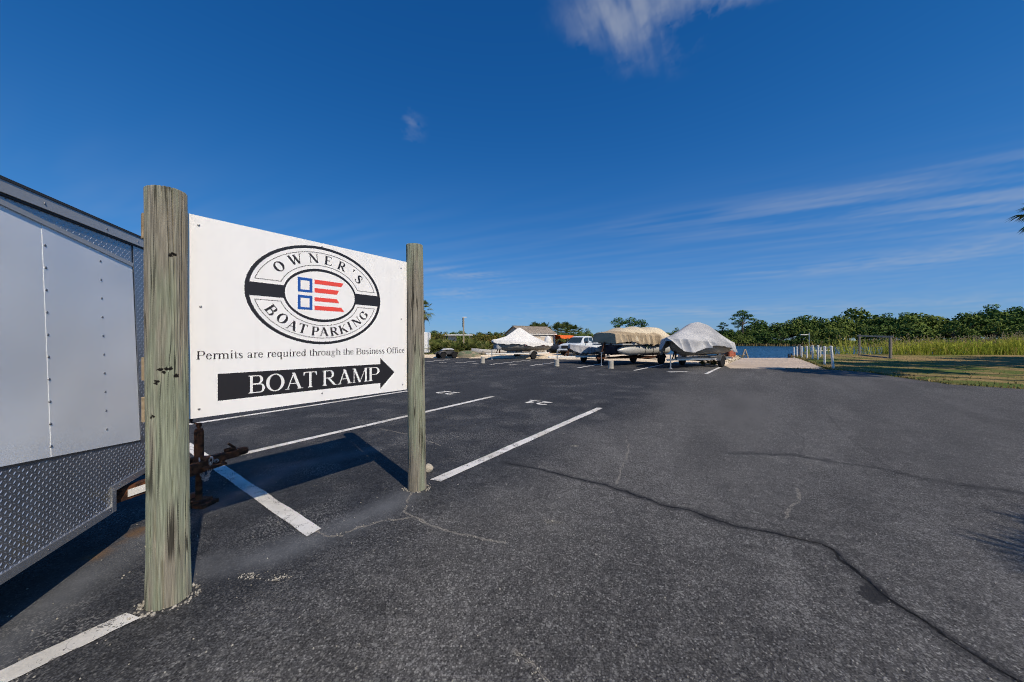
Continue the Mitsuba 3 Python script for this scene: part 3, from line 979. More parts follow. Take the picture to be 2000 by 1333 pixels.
# ------------------------------------------------------------------ the enclosed trailer at the left
trailer = thing('cargo_trailer', 'silver enclosed cargo trailer with v-shaped nose and tread plate stone guard, parked behind the sign', 'trailer')
FA = np.array([-2.654, 1.770])            # a point of the near nose face
FD = np.array([-.3573, .934])
TIP = FA + FD * 1.19
AX = np.array([.40, .9165])               # forward
RT = np.array([AX[1], -AX[0]])            # right of travel
FN = np.array([.934, .3573])              # near face normal
t_back = -.30                             # where the nose face meets the side wall
FM = np.eye(4)                            # local: u along the face, v up, w out
FM[:3, 0], FM[:3, 1], FM[:3, 2], FM[:3, 3] = [*FD, 0], [0, 0, 1], [*FN, 0], [*FA, 0]


def face(pts, depth, w=0.0):
    return MB(FM).prism(PG(*pts), depth, shift(0, 0, w)).mesh()


# body: the core of the box, both nose faces, roof
back = FA + FD * t_back
half = abs(np.dot(back - TIP, RT))
p2 = back - AX * 3.6
p3 = p2 - RT * 2 * half
p4 = back - RT * 2 * half
core = Polygon([TIP, back, p2, p3, p4]).buffer(-.006)
mb = MB()
mb.prism(core, 1.86, shift(0, 0, .49))
part(trailer, 'body', mb.mesh(), 'silver_sheet')
for a, b in (((t_back, .219, .281), None), ((.219, 0, 0), None)):
    pass
seam_t = lambda z: .281 - .062 * (z - .86) / 1.36          # the seam and the corner lean alike
edge_t = lambda z: 1.084 - .097 * (z - .737) / 1.405
lowp = lambda t: .893 - .144 * t
upp = lambda t: 2.258 - .1175 * t


def quad_panel(ta, tb):
    za0, za1, zb0, zb1 = lowp(ta(.9)), upp(ta(2.2)), lowp(tb(.8)), upp(tb(2.15))
    return [(ta(za0), za0), (tb(zb0), zb0), (tb(zb1), zb1), (ta(za1), za1)]


part(trailer, 'nose_panel', face(quad_panel(lambda z: t_back, lambda z: seam_t(z) - .002), .008), 'silver_sheet')
part(trailer, 'nose_panel', face(quad_panel(seam_t, edge_t), .010), 'silver_sheet')
rv = trimesh.creation.icosphere(2, 1.0)
for xs, ys in (((83.5, 96), np.linspace(480, 873, 10)), ((192.5, 205), np.linspace(510.7, 839.5, 10))):
    for k, yy in enumerate(ys):
        xx = xs[0] + (xs[1] - xs[0]) * k / (len(ys) - 1)
        q = (xx - 1000) / 667
        t = (q * FA[1] - FA[0]) / (FD[0] - q * FD[1])
        zz = EYE + (667 - yy) / 667 * (FA[1] + t * FD[1])
        part(trailer, 'rivet', MB(FM).add(rv.vertices, rv.faces, shift(t, zz, .0095) @ np.diag([.008, .008, .005, 1])).mesh(), 'screw_steel', smooth=True)
# stone guard, upper wedge, corner cap, all of tread plate
guard = [(t_back, .315), (.789, .315), (.789, .455), (1.20, .465), (1.20, .72), (edge_t(.74), lowp(1.084)), (t_back, lowp(t_back))]
wedge = [(t_back, upp(t_back)), (edge_t(2.14), upp(.987)), (edge_t(2.14), 2.312), (t_back, 2.312)]
cap = [(edge_t(.74), lowp(1.084)), (1.20, .72), (1.165, 2.312), (edge_t(2.14), 2.312)]
plates = {}
for nm, pg, w in (('stone_guard', guard, .006), ('upper_guard', wedge, .005), ('corner_cap', cap, .012)):
    plates[nm] = part(trailer, nm, face(pg, .003, w), 'tread_plate')


def lugs(pts, w, pitch=.0235):
    mb = MB(FM)
    P = PG(*pts).buffer(-.010)
    x0, y0, x1, y1 = P.bounds
    L, wd, hh = .0112, .0027, .0030
    v = np.array([(-L, 0, 0), (-L * .4, -wd, 0), (L * .4, -wd, 0), (L, 0, 0), (L * .4, wd, 0), (-L * .4, wd, 0), (-L * .45, 0, hh), (L * .45, 0, hh)])
    f = np.array([(0, 1, 6), (1, 2, 7), (1, 7, 6), (2, 3, 7), (3, 4, 7), (4, 5, 6), (4, 6, 7), (5, 0, 6)])
    gx, gy = np.arange(x0, x1, pitch), np.arange(y0, y1, pitch)
    pts_, k = [], 0
    for i, a in enumerate(gx):
        for j, b in enumerate(gy):
            pts_.append((a, b, (i + j) % 2))
    ins = shapely.contains(P, shapely.points([(a, b) for a, b, _ in pts_]))
    for (a, b, s), ok in zip(pts_, ins):
        if ok:
            mb.add(v * ([1, 1, 1] if s else [.8, .8, .45]), f, shift(a, b, w) @ rotz(math.radians(55 if s else -40)))
    return mb.mesh()


for nm, pg, w in (('stone_guard', guard, .009), ('upper_guard', wedge, .008), ('corner_cap', cap, .015)):
    part(plates[nm], 'tread_lug', lugs(pg, w), 'tread_lug', kind='stuff')
# trims
mb = MB(FM)
mb.bar((t_back, .322, .014), (.789, .322, .014), .012, .05, up=(0, 1, 0))
mb.bar((.775, .30, .0155), (.775, .47, .0155), .012, .04, up=(1, 0, 0))
mb.bar((.757, .470, .014), (1.21, .480, .014), .012, .045, up=(0, 1, 0))
part(trailer, 'skirt_trim', mb.mesh(), 'trim_aluminium')
mb = MB(FM)
mb.bar((t_back, upp(t_back) + .008, .013), (edge_t(2.14), upp(.987) + .008, .013), .010, .028, up=(0, 1, 0))
part(trailer, 'wedge_trim', mb.mesh(), 'roof_trim_grey')
mb = MB(FM)
mb.bar((t_back, lowp(t_back), .011), (edge_t(.74), lowp(1.084), .011), .006, .012, up=(0, 1, 0))
part(trailer, 'guard_edge', mb.mesh(), 'dark_seal')
mb = MB()
roof_out = Polygon([TIP, back, p2, p3, p4]).buffer(.028, join_style=2)
mb.prism(roof_out, .064, shift(0, 0, 2.316))
part(trailer, 'roof_trim', mb.mesh(), 'roof_trim_grey')
mb = MB()
mb.prism(roof_out.buffer(.004, join_style=2), .016, shift(0, 0, 2.381))
part(trailer, 'roof_lip', mb.mesh(), 'dark_seal')
mb = MB()
mb.prism(roof_out.buffer(-.008, join_style=2), .012, shift(0, 0, 2.303))
part(trailer, 'roof_seal', mb.mesh(), 'dark_seal')
for t in (.21, .69, 1.02, 1.1):
    part(trailer, 'rivet', MB(FM).add(rv.vertices, rv.faces, shift(t, 2.345, .029) @ np.diag([.006, .006, .004, 1])).mesh(), 'screw_steel', smooth=True)
for t, z in ((-.05, .322), (.25, .322), (.52, .322), (.74, .322), (.775, .36), (.83, .475), (1.0, .477)):
    part(trailer, 'rivet', MB(FM).add(rv.vertices, rv.faces, shift(t, z, .0205) @ np.diag([.005, .005, .003, 1])).mesh(), 'screw_steel', smooth=True)
# underframe, wheels (behind the picture's edge), tongue
mb = MB()
for s in (-1, 1):
    c = TIP - AX * 1.2 + RT * s * (half - .15)
    mb.bar((*c, .41), (*(c - AX * 3.4), .41), .06, .12)
for k in range(5):
    c = TIP - AX * (1.25 + .75 * k)
    mb.bar((*(c - RT * (half - .1)), .43), (*(c + RT * (half - .1)), .43), .05, .08)
part(trailer, 'underframe', mb.mesh(), 'rusty_steel')
for s in (-1, 1):
    for k in (2.6, 3.4):
        c = TIP - AX * k + RT * s * (half + .06)
        wm = np.eye(4)
        wm[:3, 0], wm[:3, 1], wm[:3, 2], wm[:3, 3] = [*AX, 0], [0, 0, 1], [*RT, 0], [*c, .33]
        w_ = part(trailer, 'wheel', MB(wm).tm(lathe([(.20, -.10), (.30, -.10), (.33, -.07), (.33, .07), (.30, .10), (.20, .10)], 28)).mesh(), 'black_rubber', smooth=40)
        part(w_, 'rim', MB(wm).tm(lathe([(.05, -.08), (.20, -.095), (.20, .095), (.05, .08)], 20)).mesh(), 'galvanised', smooth=40)
CPL = np.array([-2.82, 3.50])
JCK = np.array([-2.965, 3.235])
nb = np.array([-3.06, 2.45])
fb_ = TIP - AX * .25 - RT * .75
mb = MB()
mb.bar((*nb, .365), (*(CPL - AX * .12), .375), .055, .10)
part(trailer, 'tongue_beam', mb.mesh(), 'rusty_steel', label='rusty near beam of the drawbar')
mb = MB()
mb.bar((*fb_, .365), (*(CPL - AX * .12), .375), .055, .10)
part(trailer, 'tongue_beam', mb.mesh(), 'rusty_steel')
bd = (CPL - nb) / np.linalg.norm(CPL - nb)
bn = np.array([bd[1], -bd[0]])
c0 = nb + bd * .215 + bn * .0295
mb = MB()
mb.bar((*c0, .366), (*(c0 + bd * .26), .369), .003, .056)
part(trailer, 'reflector_strip', mb.mesh(), 'reflector_white', label='white reflective strip on the drawbar')
# coupler: tongue channel with the ball socket at its end
mb = MB(frame((*CPL, .385), AX))
mb.box((-.14, 0, .02), (.30, .075, .07), r=.012)
mb.box((.045, 0, .025), (.11, .085, .075), r=.03)
mb.box((-.06, 0, .075), (.10, .03, .035), r=.01)
mb.bar((-.02, 0, .08), (-.075, 0, .135), .018, .018)
mb.box((-.24, 0, -.02), (.18, .26, .02))
part(trailer, 'coupler', mb.mesh(), 'rusty_steel', label='rusty ball coupler at the tip of the drawbar')
mb = MB()
mb.tm(lathe([(.036, .30), (.036, .70), (.030, .705), (.030, .72)], 20), shift(*JCK, 0))
part(trailer, 'jack', mb.mesh(), 'rusty_steel', smooth=40, label='rusty drop-leg jack standing on the drawbar')
jack = f'{trailer}__jack'
mb = MB()
mb.tm(lathe([(.026, .055), (.026, .42)], 16), shift(*JCK, 0))
mb.box((JCK[0], JCK[1], .047), (.15, .13, .014))
part(jack, 'leg', mb.mesh(), 'rusty_steel', smooth=40)
mb = MB()
mb.tube([(*JCK, .715), (*JCK, .755)], .013, 10)
mb.tm(rbox((.04, .04, .045), .015), shift(*JCK, .755))
cr = -RT
mb.tube([(*JCK, .765), (*(JCK + cr * .13), .765), (*(JCK + cr * .135), .79)], .008, 8)
mb.tube([(*(JCK + cr * .135), .78), (*(JCK + cr * .135), .85)], .013, 8)
part(jack, 'crank', mb.mesh(), 'rusty_steel', smooth=40)


# safety chain: two hanging loops of links
def chain(p, q, sag, n):
    mb = MB()
    t = np.linspace(0, 1, n)
    c = p + t[:, None] * (q - p)
    c[:, 2] -= sag * 4 * t * (1 - t)
    tor = trimesh.creation.torus(.0135, .0042, major_sections=14, minor_sections=6)
    for k in range(n - 1):
        d = c[k + 1] - c[k]
        L = np.linalg.norm(d)
        x = d / L
        y = np.cross(x, [.3, .2, .93])
        y /= np.linalg.norm(y)
        z = np.cross(x, y)
        if k % 2:
            y, z = z, -y
        m = np.eye(4)
        m[:3, 0], m[:3, 1], m[:3, 2], m[:3, 3] = x * L * .72 / .0125 * 1.0, y, z, (c[k] + c[k + 1]) / 2
        mb.add(tor.vertices, tor.faces, m)
    return mb.mesh()


e1 = np.array([*(JCK + RT * .05 - AX * .02), .53])
part(trailer, 'safety_chain', chain(np.array([*(JCK - RT * .09 + RT * .02), .45]), np.array([*(JCK + RT * .10 + AX * .10), .40]), .02, 9), 'galvanised', smooth=True)
part(trailer, 'safety_chain', chain(np.array([*(JCK + RT * .055 - AX * .02), .44]), np.array([*(JCK + RT * .10 + AX * .05), .435]), .20, 17), 'galvanised', smooth=True, label='steel safety chain hanging in a loop from the drawbar')
blk = thing('jack_block', 'old plank and brick scrap under the rusty trailer jack', 'block')
mb = MB(frame((*JCK, 0), RT + .3 * AX))
mb.box((0, 0, .020), (.26, .16, .038), r=.006)
part(blk, 'plank', mb.mesh(), 'rusty_steel')
mb = MB(frame((*(JCK - RT * .10 - AX * .02), 0), AX))
mb.box((0, 0, .068), (.09, .05, .055), r=.006)
part(blk, 'brick', mb.mesh(), 'brick_red')
st = trimesh.creation.icosphere(3, 1.0)
sv = st.vertices * [.062, .055, .05] * (1 + .35 * (meshkit.fbm(st.vertices * 2.2, 3, 4) - .5))[:, None]
k = thing('stone', 'pale rounded stone lying beside the right sign post', 'stone')
put(k, MB(shift(*G(836, 921), .034)).add(sv, st.faces).mesh(), 'stone_pale', smooth=True)

# ------------------------------------------------------------------ boat trailers, hulls, covers
def wheel_into(parent, m, r=.33, w=.20, rim='pale_rim', name='wheel'):
    """m: local frame whose z is the axle."""
    k = part(parent, name, MB(m).tm(lathe([(r * .62, -w / 2), (r * .92, -w / 2), (r, -w * .32), (r, w * .32), (r * .92, w / 2), (r * .62, w / 2)], 24)).mesh(), 'black_rubber', smooth=40)
    part(k, 'rim', MB(m).tm(lathe([(r * .15, -w * .36), (r * .2, -w * .42), (r * .55, -w * .38), (r * .62, -w * .48), (r * .62, w * .48), (r * .55, w * .38), (r * .2, w * .42), (r * .15, w * .36)], 20)).mesh(), rim, smooth=40)
    return k


def axle_frame(F, x, y, z):
    m = np.eye(4)
    m[:3, 0], m[:3, 1], m[:3, 2], m[:3, 3] = [1, 0, 0], [0, 0, 1], [0, -1, 0], [x, y, z]
    return F @ m


def arc_strip(F, x, y, z, r, w, a0=12, a1=168, th=.02, n=14):
    """A mudguard: a bent strip above a wheel."""
    mb = MB(F)
    a = np.radians(np.linspace(a0, a1, n))
    for rr, fl in ((r, False), (r + th, True)):
        V = np.stack([np.stack([x + rr * np.cos(a), np.full(n, y - w / 2), z + rr * np.sin(a)], -1), np.stack([x + rr * np.cos(a), np.full(n, y + w / 2), z + rr * np.sin(a)], -1)], 1)
        mb.grid(V, flip=fl)
    for yy, fl in ((y - w / 2, True), (y + w / 2, False)):
        V = np.stack([np.stack([x + rr * np.cos(a), np.full(n, yy), z + rr * np.sin(a)], -1) for rr in (r, r + th)], 1)
        mb.grid(V, flip=fl)
    return mb.mesh()


def boat_trailer(label, F, front, rear, axle, track, zf, steel='galvanised', r=.33, wheels=(1, -1), jack_x=None, bunks=True, bow_post=None, fender='galvanised'):
    """Local x forward; front/rear: the x of the tongue tip and the frame's end; zf: height of the frame."""
    t = thing('boat_trailer', label, 'trailer')
    w = track - .16
    mb = MB(F)
    for s in (-1, 1):
        mb.bar((rear, s * w, zf), (axle + 1.0, s * w, zf), .06, .10)
        mb.bar((axle + 1.0, s * w, zf), (front - .9, s * .05, zf), .06, .10)
    for x in (rear + .04, axle, axle + 1.0):
        mb.bar((x, -w, zf), (x, w, zf), .06, .08)
    part(t, 'frame', mb.mesh(), steel)
    mb = MB(F)
    mb.bar((front - 1.0, 0, zf), (front, 0, zf), .08, .10)
    mb.box((front - .03, 0, zf + .03), (.16, .09, .07), r=.02)
    part(t, 'tongue', mb.mesh(), steel)
    mb = MB(F)
    mb.bar((axle, -track, r), (axle, track, r), .06, .06)
    part(t, 'axle', mb.mesh(), 'rusty_steel')
    for s in wheels:
        wheel_into(t, axle_frame(F, axle, s * track, r), r)
        part(t, 'fender', arc_strip(F, axle, s * track, r, r + .06, .26), fender, smooth=40)
    jx = front - .35 if jack_x is None else jack_x
    mb = MB(F)
    mb.tm(lathe([(.035, .06), (.035, .80), (.045, .80), (.045, .86)], 12), shift(jx, .07, 0))
    mb.box((jx, .07, .03), (.16, .14, .06), r=.02)
    mb.tube([(jx, .07, .84), (jx, .20, .86), (jx, .20, .94)], .012, 6)
    part(t, 'jack', mb.mesh(), 'galvanised', smooth=40)
    if bow_post:
        bx, bz = bow_post
        mb = MB(F)
        mb.bar((bx, 0, zf), (bx - .10, 0, bz), .08, .08, up=(1, 0, 0))
        mb.bar((bx - .1, -.13, bz), (bx - .1, .13, bz), .09, .09)
        mb.bar((bx + .35, 0, zf), (bx - .06, 0, bz - .1), .05, .05, up=(0, 1, 0))
        part(t, 'bow_stop', mb.mesh(), 'rusty_steel')
    if bunks:
        for s in (-1, 1):
            mb = MB(F)
            mb.bar((rear + .1, s * .48, zf + .13), (axle + 1.3, s * .48, zf + .16), .09, .05)
            for x in (rear + .3, axle, axle + 1.0):
                mb.bar((x, s * .48, zf), (x, s * .48, zf + .12), .04, .04)
            part(t, 'bunk', mb.mesh(), 'grey_timber')
    for s in (-1, 1):
        part(t, 'tail_lamp', MB(F).box((rear - .02, s * (w - .02), zf), (.03, .14, .08)).mesh(), 'sign_red')
    return t


def hull_mesh(F, x0, x1, beam, zk, zg, bow_rise=.25, flat=False, n=26, fullness=2.2, transom=.0):
    """A hull from stern x0 to bow x1; keel and gunwale heights at the stern."""
    t = np.linspace(0, 1, n)
    b = beam / 2 * (1 - np.clip((t - .45) / .55, 0, 1) ** fullness * (0.45 if flat else 1.0)) * (.94 + .06 * smooth(0, .3, t))
    g = zg + bow_rise * t ** 2.5
    kz = zk + (zg - zk) * (.85 if flat else .92) * np.clip((t - .72) / .28, 0, 1) ** 2.2
    cz = kz + (g - kz) * (.22 if flat else .36)
    x = x0 + (x1 - x0) * t
    rows = []
    for i in range(n):
        half = [(0, kz[i]), (b[i] * .5, kz[i] + (cz[i] - kz[i]) * .45), (b[i] * .86, cz[i]), (b[i] * .95, (cz[i] + g[i]) / 2), (b[i], g[i]), (b[i] * .94, g[i] - .005), (b[i] * .92, g[i] - .10)]
        ring = [(x[i], -y, z) for y, z in half[::-1]] + [(x[i], y, z) for y, z in half[1:]]
        rows.append(ring)
    V = np.array(rows)
    mb = MB(F)
    mb.grid(V)
    c = V[0].mean(0)
    k = len(V[0])
    mb.add(np.vstack([V[0], c]), [(i + 1, i, k) for i in range(k - 1)] + [(0, k - 1, k)])
    return mb.mesh()


def tarp(F, xs, half, gun, ridge, hem, seed, nx=150, ny=90, power=1.4, fold=.035, flare=.05, pleat=14, top=.72, bulge=0.0):
    """A cover: xs along the boat; half beam, gunwale height, ridge height and hem (a drop, or (port, starboard) drops) at those xs."""
    X = np.linspace(xs[0], xs[-1], nx)
    hb, gu, rd = (np.interp(X, xs, q) for q in (half, gun, ridge))
    hp, hs = (np.interp(X, xs, q) for q in (hem if isinstance(hem, tuple) else (hem, hem)))
    v = np.linspace(-1, 1, ny)
    V = np.zeros((nx, ny, 3))
    for j, s in enumerate(v):
        a = abs(s)
        hd = hp if s > 0 else hs
        if a <= top:
            k = a / top
            y, z = hb * k, gu + (rd - gu) * (1 - k ** power) - bulge * np.sin(k * np.pi)
        else:
            k = (a - top) / (1 - top)
            y, z = hb + flare * k, gu - hd * k
        V[:, j, 0], V[:, j, 1], V[:, j, 2] = X, np.sign(s) * y, z
    S, Vv = np.meshgrid(X, v, indexing='ij')
    hang = smooth(top - .12, 1, np.abs(Vv))
    f = meshkit.fbm(np.stack([S * pleat * .28, Vv * 1.1 + S * .6, S * 0 + seed], -1), 2, seed) - .5
    f2 = np.sin(S * pleat * 1.0 + 2.2 * meshkit.fbm(np.stack([S * 1.3, Vv, S * 0], -1), 2, seed + 3) * 6)
    rg = 1 - np.abs(2 * meshkit.noise(np.stack([S * pleat * .42 + Vv * .8, Vv * 1.3, S * 0 + seed * 1.7], -1), seed + 7) - 1) * 2
    out = fold * (1.2 * f * (.12 + hang) + .55 * f2 * hang + .75 * rg * (.12 + smooth(.25, .9, np.abs(Vv))))
    V[..., 1] += np.sign(Vv) * out * smooth(0, .3, np.abs(Vv))
    V[..., 2] += .25 * fold * f * (1 - hang)
    V[..., 2] += np.where(np.abs(Vv) > .999, .018 * np.sin(S * pleat * .7 + seed) + .14 * f, 0)
    return V


def tarp_mesh(F, V, ends=True):
    mb = MB(F)
    mb.grid(V)
    if ends:
        for row, fl in ((V[0], 1), (V[-1], 0)):
            n = len(row)
            c = row.mean(0)
            c[2] = row[:, 2].min() + .1 * (row[:, 2].max() - row[:, 2].min())
            f = [(i, i + 1, n) if fl else (i + 1, i, n) for i in range(n - 1)]
            mb.add(np.vstack([row, c]), f)
    return mb.mesh()


HB = np.array([-.80, -.60])      # bows point towards the aisle

# --- the boat under the white tent-shaped cover
F1 = frame((1.15, 30.2, 0), HB)  # origin over the axle
boat_trailer('pale boat trailer under the boat with the white cover', F1, 4.05, -2.0, 0.0, 1.12, .50, steel='reflector_white', bow_post=(2.75, 1.35), jack_x=3.55, fender='pale_rim')
b1 = thing('boat', 'boat on a trailer under a white tent-shaped cover, in front of the shed', 'boat')
part(b1, 'hull', hull_mesh(F1, -2.3, 3.3, 2.15, .68, 1.30, .32), 'weathered_hull', smooth=35)
mb = MB(F1)
for s in (-1, 1):
    mb.bar((-1.9, s * 1.085, 1.16), (.9, s * 1.095, 1.21), .012, .09)
part(b1, 'stripe', mb.mesh(), 'hull_stripe_red', label='faded pink stripe along the hull')
x = np.array([-2.45, -1.9, -1.2, -.4, .3, .62, .95, 2.0, 2.9, 3.45])
V = tarp(F1, x, [.95, 1.1, 1.13, 1.13, 1.13, 1.12, 1.06, .88, .5, .12], [1.38, 1.38, 1.40, 1.42, 1.43, 1.44, 1.48, 1.54, 1.60, 1.64],
         [1.48, 1.66, 1.90, 2.26, 2.62, 2.73, 2.60, 1.98, 1.74, 1.66], ([.22, .30, .18, .34, .36, .30, .20, .24, .30, .2], [.22, .30, .18, .34, .36, .30, .20, .24, .30, .2]), 5, power=1.15, fold=.018, bulge=.08)
part(b1, 'cover', tarp_mesh(F1, V), 'white_tarp', smooth=False, label='white tent-shaped cover with a wavy grey-shaded hem')
mb = MB(F1)
bag = trimesh.creation.icosphere(3, 1.0)
mb.add(bag.vertices * (1 + .1 * (meshkit.fbm(bag.vertices * 3, 3, 3) - .5))[:, None], bag.faces, shift(-2.75, 0, 1.55) @ np.diag([.34, .30, .48, 1]))
part(b1, 'motor_bag', mb.mesh(), 'white_tarp', smooth=True, label='white bag over the outboard motor')
mb = MB(F1)
mb.box((-2.72, 0, .85), (.16, .16, .8), r=.04)
mb.box((-2.78, 0, .55), (.30, .03, .2), r=.01)
part(b1, 'motor_leg', mb.mesh(), 'black_plastic')
mb = MB(F1)
mb.tm(rbox((.5, .62, .75), .12), shift(2.95, 0, 1.22))
part(b1, 'bow_flap', mb.mesh(), 'grey_tarp', label='dark flap hanging below the cover at the bow')

# --- small dinghy
F2 = frame((5.75, 24.6, 0), (-.86, -.51))
boat_trailer('light pipe trailer carrying the small dinghy, its tongue on a post stump', F2, 3.85, -1.0, 0.0, .85, .48, steel='reflector_white', bow_post=(2.25, 1.0), jack_x=3.2, r=.27, fender='black_plastic')
b2 = thing('dinghy', 'small pale dinghy with wrinkled grey wrap over its bow, in front of the truck', 'boat')
part(b2, 'hull', hull_mesh(F2, -1.5, 2.05, 1.45, .60, 1.06, .22, n=22), 'aluminium_hull', smooth=35)
x = np.array([.35, .9, 1.4, 1.8, 2.12])
V = tarp(F2, x, [.74, .70, .55, .32, .06], [1.10, 1.13, 1.18, 1.25, 1.32], [1.20, 1.24, 1.27, 1.30, 1.34], [.30, .42, .45, .42, .34], 8, nx=60, fold=.03, pleat=26)
part(b2, 'bow_wrap', tarp_mesh(F2, V), 'silver_tarp', smooth=False)
for xx in (-.9, -.1):
    part(b2, 'thwart', MB(F2).box((xx, 0, .98), (.24, 1.30, .03), r=.01).mesh(), 'pale_timber')
mb = MB(F2)
mb.tm(rbox((.22, .26, .36), .08), shift(-1.62, 0, 1.22))
mb.box((-1.62, 0, .80), (.12, .10, .6), r=.02)
part(b2, 'outboard_motor', mb.mesh(), 'black_plastic')

# --- the pontoon boat under two tarps
F3U = frame((8.35, 23.1, 0), (-.83, -.56))
F3 = F3U @ np.diag([.76, 1, 1, 1])
boat_trailer('dark boat trailer under the pontoon boat with two tarps', F3U, 3.75, -1.9, -1.25, 1.10, .48, steel='rusty_steel', bow_post=(3.15, 1.62), jack_x=3.45, fender='black_plastic')
b3 = thing('pontoon_boat', 'long pontoon boat on a trailer under tan and cream tarps', 'boat')
for s in (-1, 1):
    pr = [(.02, -3.0)] + [(.31, -2.9)] + [(.32, z) for z in np.linspace(-2.6, 2.6, 9)] + [(.27, 3.1), (.16, 3.6), (.03, 3.85)]
    m = np.eye(4)
    m[:3, 0], m[:3, 1], m[:3, 2], m[:3, 3] = [0, 0, -1], [0, 1, 0], [1, 0, 0], [0, s * .86, .98]
    part(b3, 'float', MB(F3 @ m).tm(lathe(pr, 24)).mesh(), 'aluminium_hull', smooth=40)
part(b3, 'deck', MB(F3).box((.35, 0, 1.34), (6.9, 2.44, .09), r=.02).mesh(), 'aluminium_hull')
part(b3, 'bow_pod', hull_mesh(F3, 1.6, 3.95, 1.3, .66, 1.38, .05, flat=True, n=18), 'navy_hull', smooth=35, label='dark blue blunt bow under the tan tarp')
part(b3, 'rim', MB(F3).box((3.86, 0, 1.43), (.10, 1.25, .06), r=.02).mesh(), 'aluminium_hull')
for s in (-1, 1):
    part(b3, 'rail_panel', MB(F3).box((-.2, s * 1.16, 1.62), (5.6, .04, .50)).mesh(), 'aluminium_hull')
for xx in (-2.0, -1.2, -.35, .75):
    for s in (-1, 1):
        a = np.linspace(-1.2, 1.4, 9)
        part(b3, 'strap', MB(F3).tube([(xx, s * (.86 + .335 * math.cos(q)), .98 + .335 * math.sin(q)) for q in a] + [(xx, s * 1.25, 1.55)], .022, 6).mesh(), 'black_plastic')
part(b3, 'battery_box', MB(F3).box((.35, 1.06, 1.12), (.34, .22, .34), r=.03).mesh(), 'old_green_paint')
x = np.array([-3.3, -3.0, -2.4, -1.5, -.5, .5, 1.4, 2.4, 3.4, 3.75])
V = tarp(F3, x, [1.0, 1.20, 1.27, 1.28, 1.28, 1.26, 1.22, 1.15, .9, .7], [1.80] * 2 + [1.86] * 6 + [1.9, 1.9], [1.95, 2.24, 2.50, 2.52, 2.34, 2.52, 2.36, 2.42, 2.15, 2.0],
         [.40, .46, .50, .52, .50, .46, .40, .34, .3, .3], 12, power=2.6, fold=.06, pleat=6)
part(b3, 'rear_tarp', tarp_mesh(F3, V), 'cream_tarp', smooth=False, label='cream tarp over the rear half')
x = np.array([-1.1, -.8, .3, 1.5, 2.6, 3.4, 3.9, 4.1])
V = tarp(F3, x, [1.34, 1.34, 1.34, 1.30, 1.22, 1.1, .88, .8], [1.92] * 6 + [1.98, 1.98], [2.20, 2.22, 2.20, 2.20, 2.19, 2.17, 2.12, 2.06], ([.30, .56, .62, .55, .42, .45, .55, .55], [.30, .56, .62, .55, .42, .45, .55, .55]), 17, power=3.2, fold=.095, pleat=11)
part(b3, 'front_tarp', tarp_mesh(F3, V), 'tan_tarp', smooth=False, label='tan tarp hanging in pleats over the front half')

# --- the boat under the silver tarp
F4 = frame((11.75, 21.25, 0), (-.80, -.60))
boat_trailer('silver boat trailer under the boat with the silver tarp', F4, 3.95, -1.9, 0.0, 1.16, .50, steel='galvanised', jack_x=3.75, bow_post=(3.1, 1.25), fender='galvanised')
b4 = thing('boat', 'boat on a trailer under a loose silver tarp, nearest the ramp', 'boat')
part(b4, 'hull', hull_mesh(F4, -2.1, 3.6, 2.25, .68, 1.34, .30), 'weathered_hull', smooth=35)
x = np.array([-2.3, -1.9, -1.2, -.4, .4, 1.2, 2.0, 2.8, 3.5, 4.0])
V = tarp(F4, x, [1.0, 1.16, 1.22, 1.24, 1.25, 1.22, 1.12, .90, .50, .06], [1.42, 1.45, 1.46, 1.48, 1.5, 1.52, 1.55, 1.6, 1.66, 1.68], [1.62, 1.85, 2.25, 2.62, 2.72, 2.62, 2.32, 2.02, 1.82, 1.76],
         ([.5, .62, .55, .32, .22, .20, .38, .70, .62, .14], [.5, .62, .5, .3, .25, .3, .6, .85, .60, .14]), 23, power=1.5, fold=.15, pleat=5.2, nx=180, ny=110, flare=.12)
part(b4, 'cover', tarp_mesh(F4, V), 'silver_tarp', smooth=False, label='loose silver tarp with deep folds at the bow')
mb = MB(F4)
mb.tm(rbox((.30, .30, .42), .1), shift(-2.45, .0, 1.30))
mb.box((-2.42, 0, .80), (.15, .12, .7), r=.03)
part(b4, 'outboard_motor', mb.mesh(), 'black_plastic')

# --- stumps that carry the trailer tongues
for (px, py0, py1, lb) in ((943, 710.5, 697.5, 'pale round concrete stump by the trailer of the white-covered boat'), (1087.5, 716.5, 703, 'pale round concrete stump under the tongue of the dinghy trailer'), (1193, 721, 705.5, 'pale round concrete stump in front of the pontoon boat')):
    gx, gy = G(px, py0)
    h = EYE - (py1 - 667) / 667 * gy
    k = thing('tongue_stump', lb, 'stump', 'concrete stumps carrying trailer tongues')
    r = .145
    put(k, MB(shift(gx, gy, 0)).tm(lathe([(r * 1.0, -.02), (r * 1.12, .03), (r * 1.02, .06), (r, .1), (r * 1.0, h - .04), (r * .96, h - .01), (r * .9, h)], 20)).mesh(), 'grey_concrete', smooth=40)

# ------------------------------------------------------------------ pickup truck
GB = .12
F5 = frame((6.85, 34.0, GB), (-.66, -.75))
truck = thing('pickup_truck', 'pale silver-blue pickup truck parked behind the dinghy and facing the lot', 'truck')


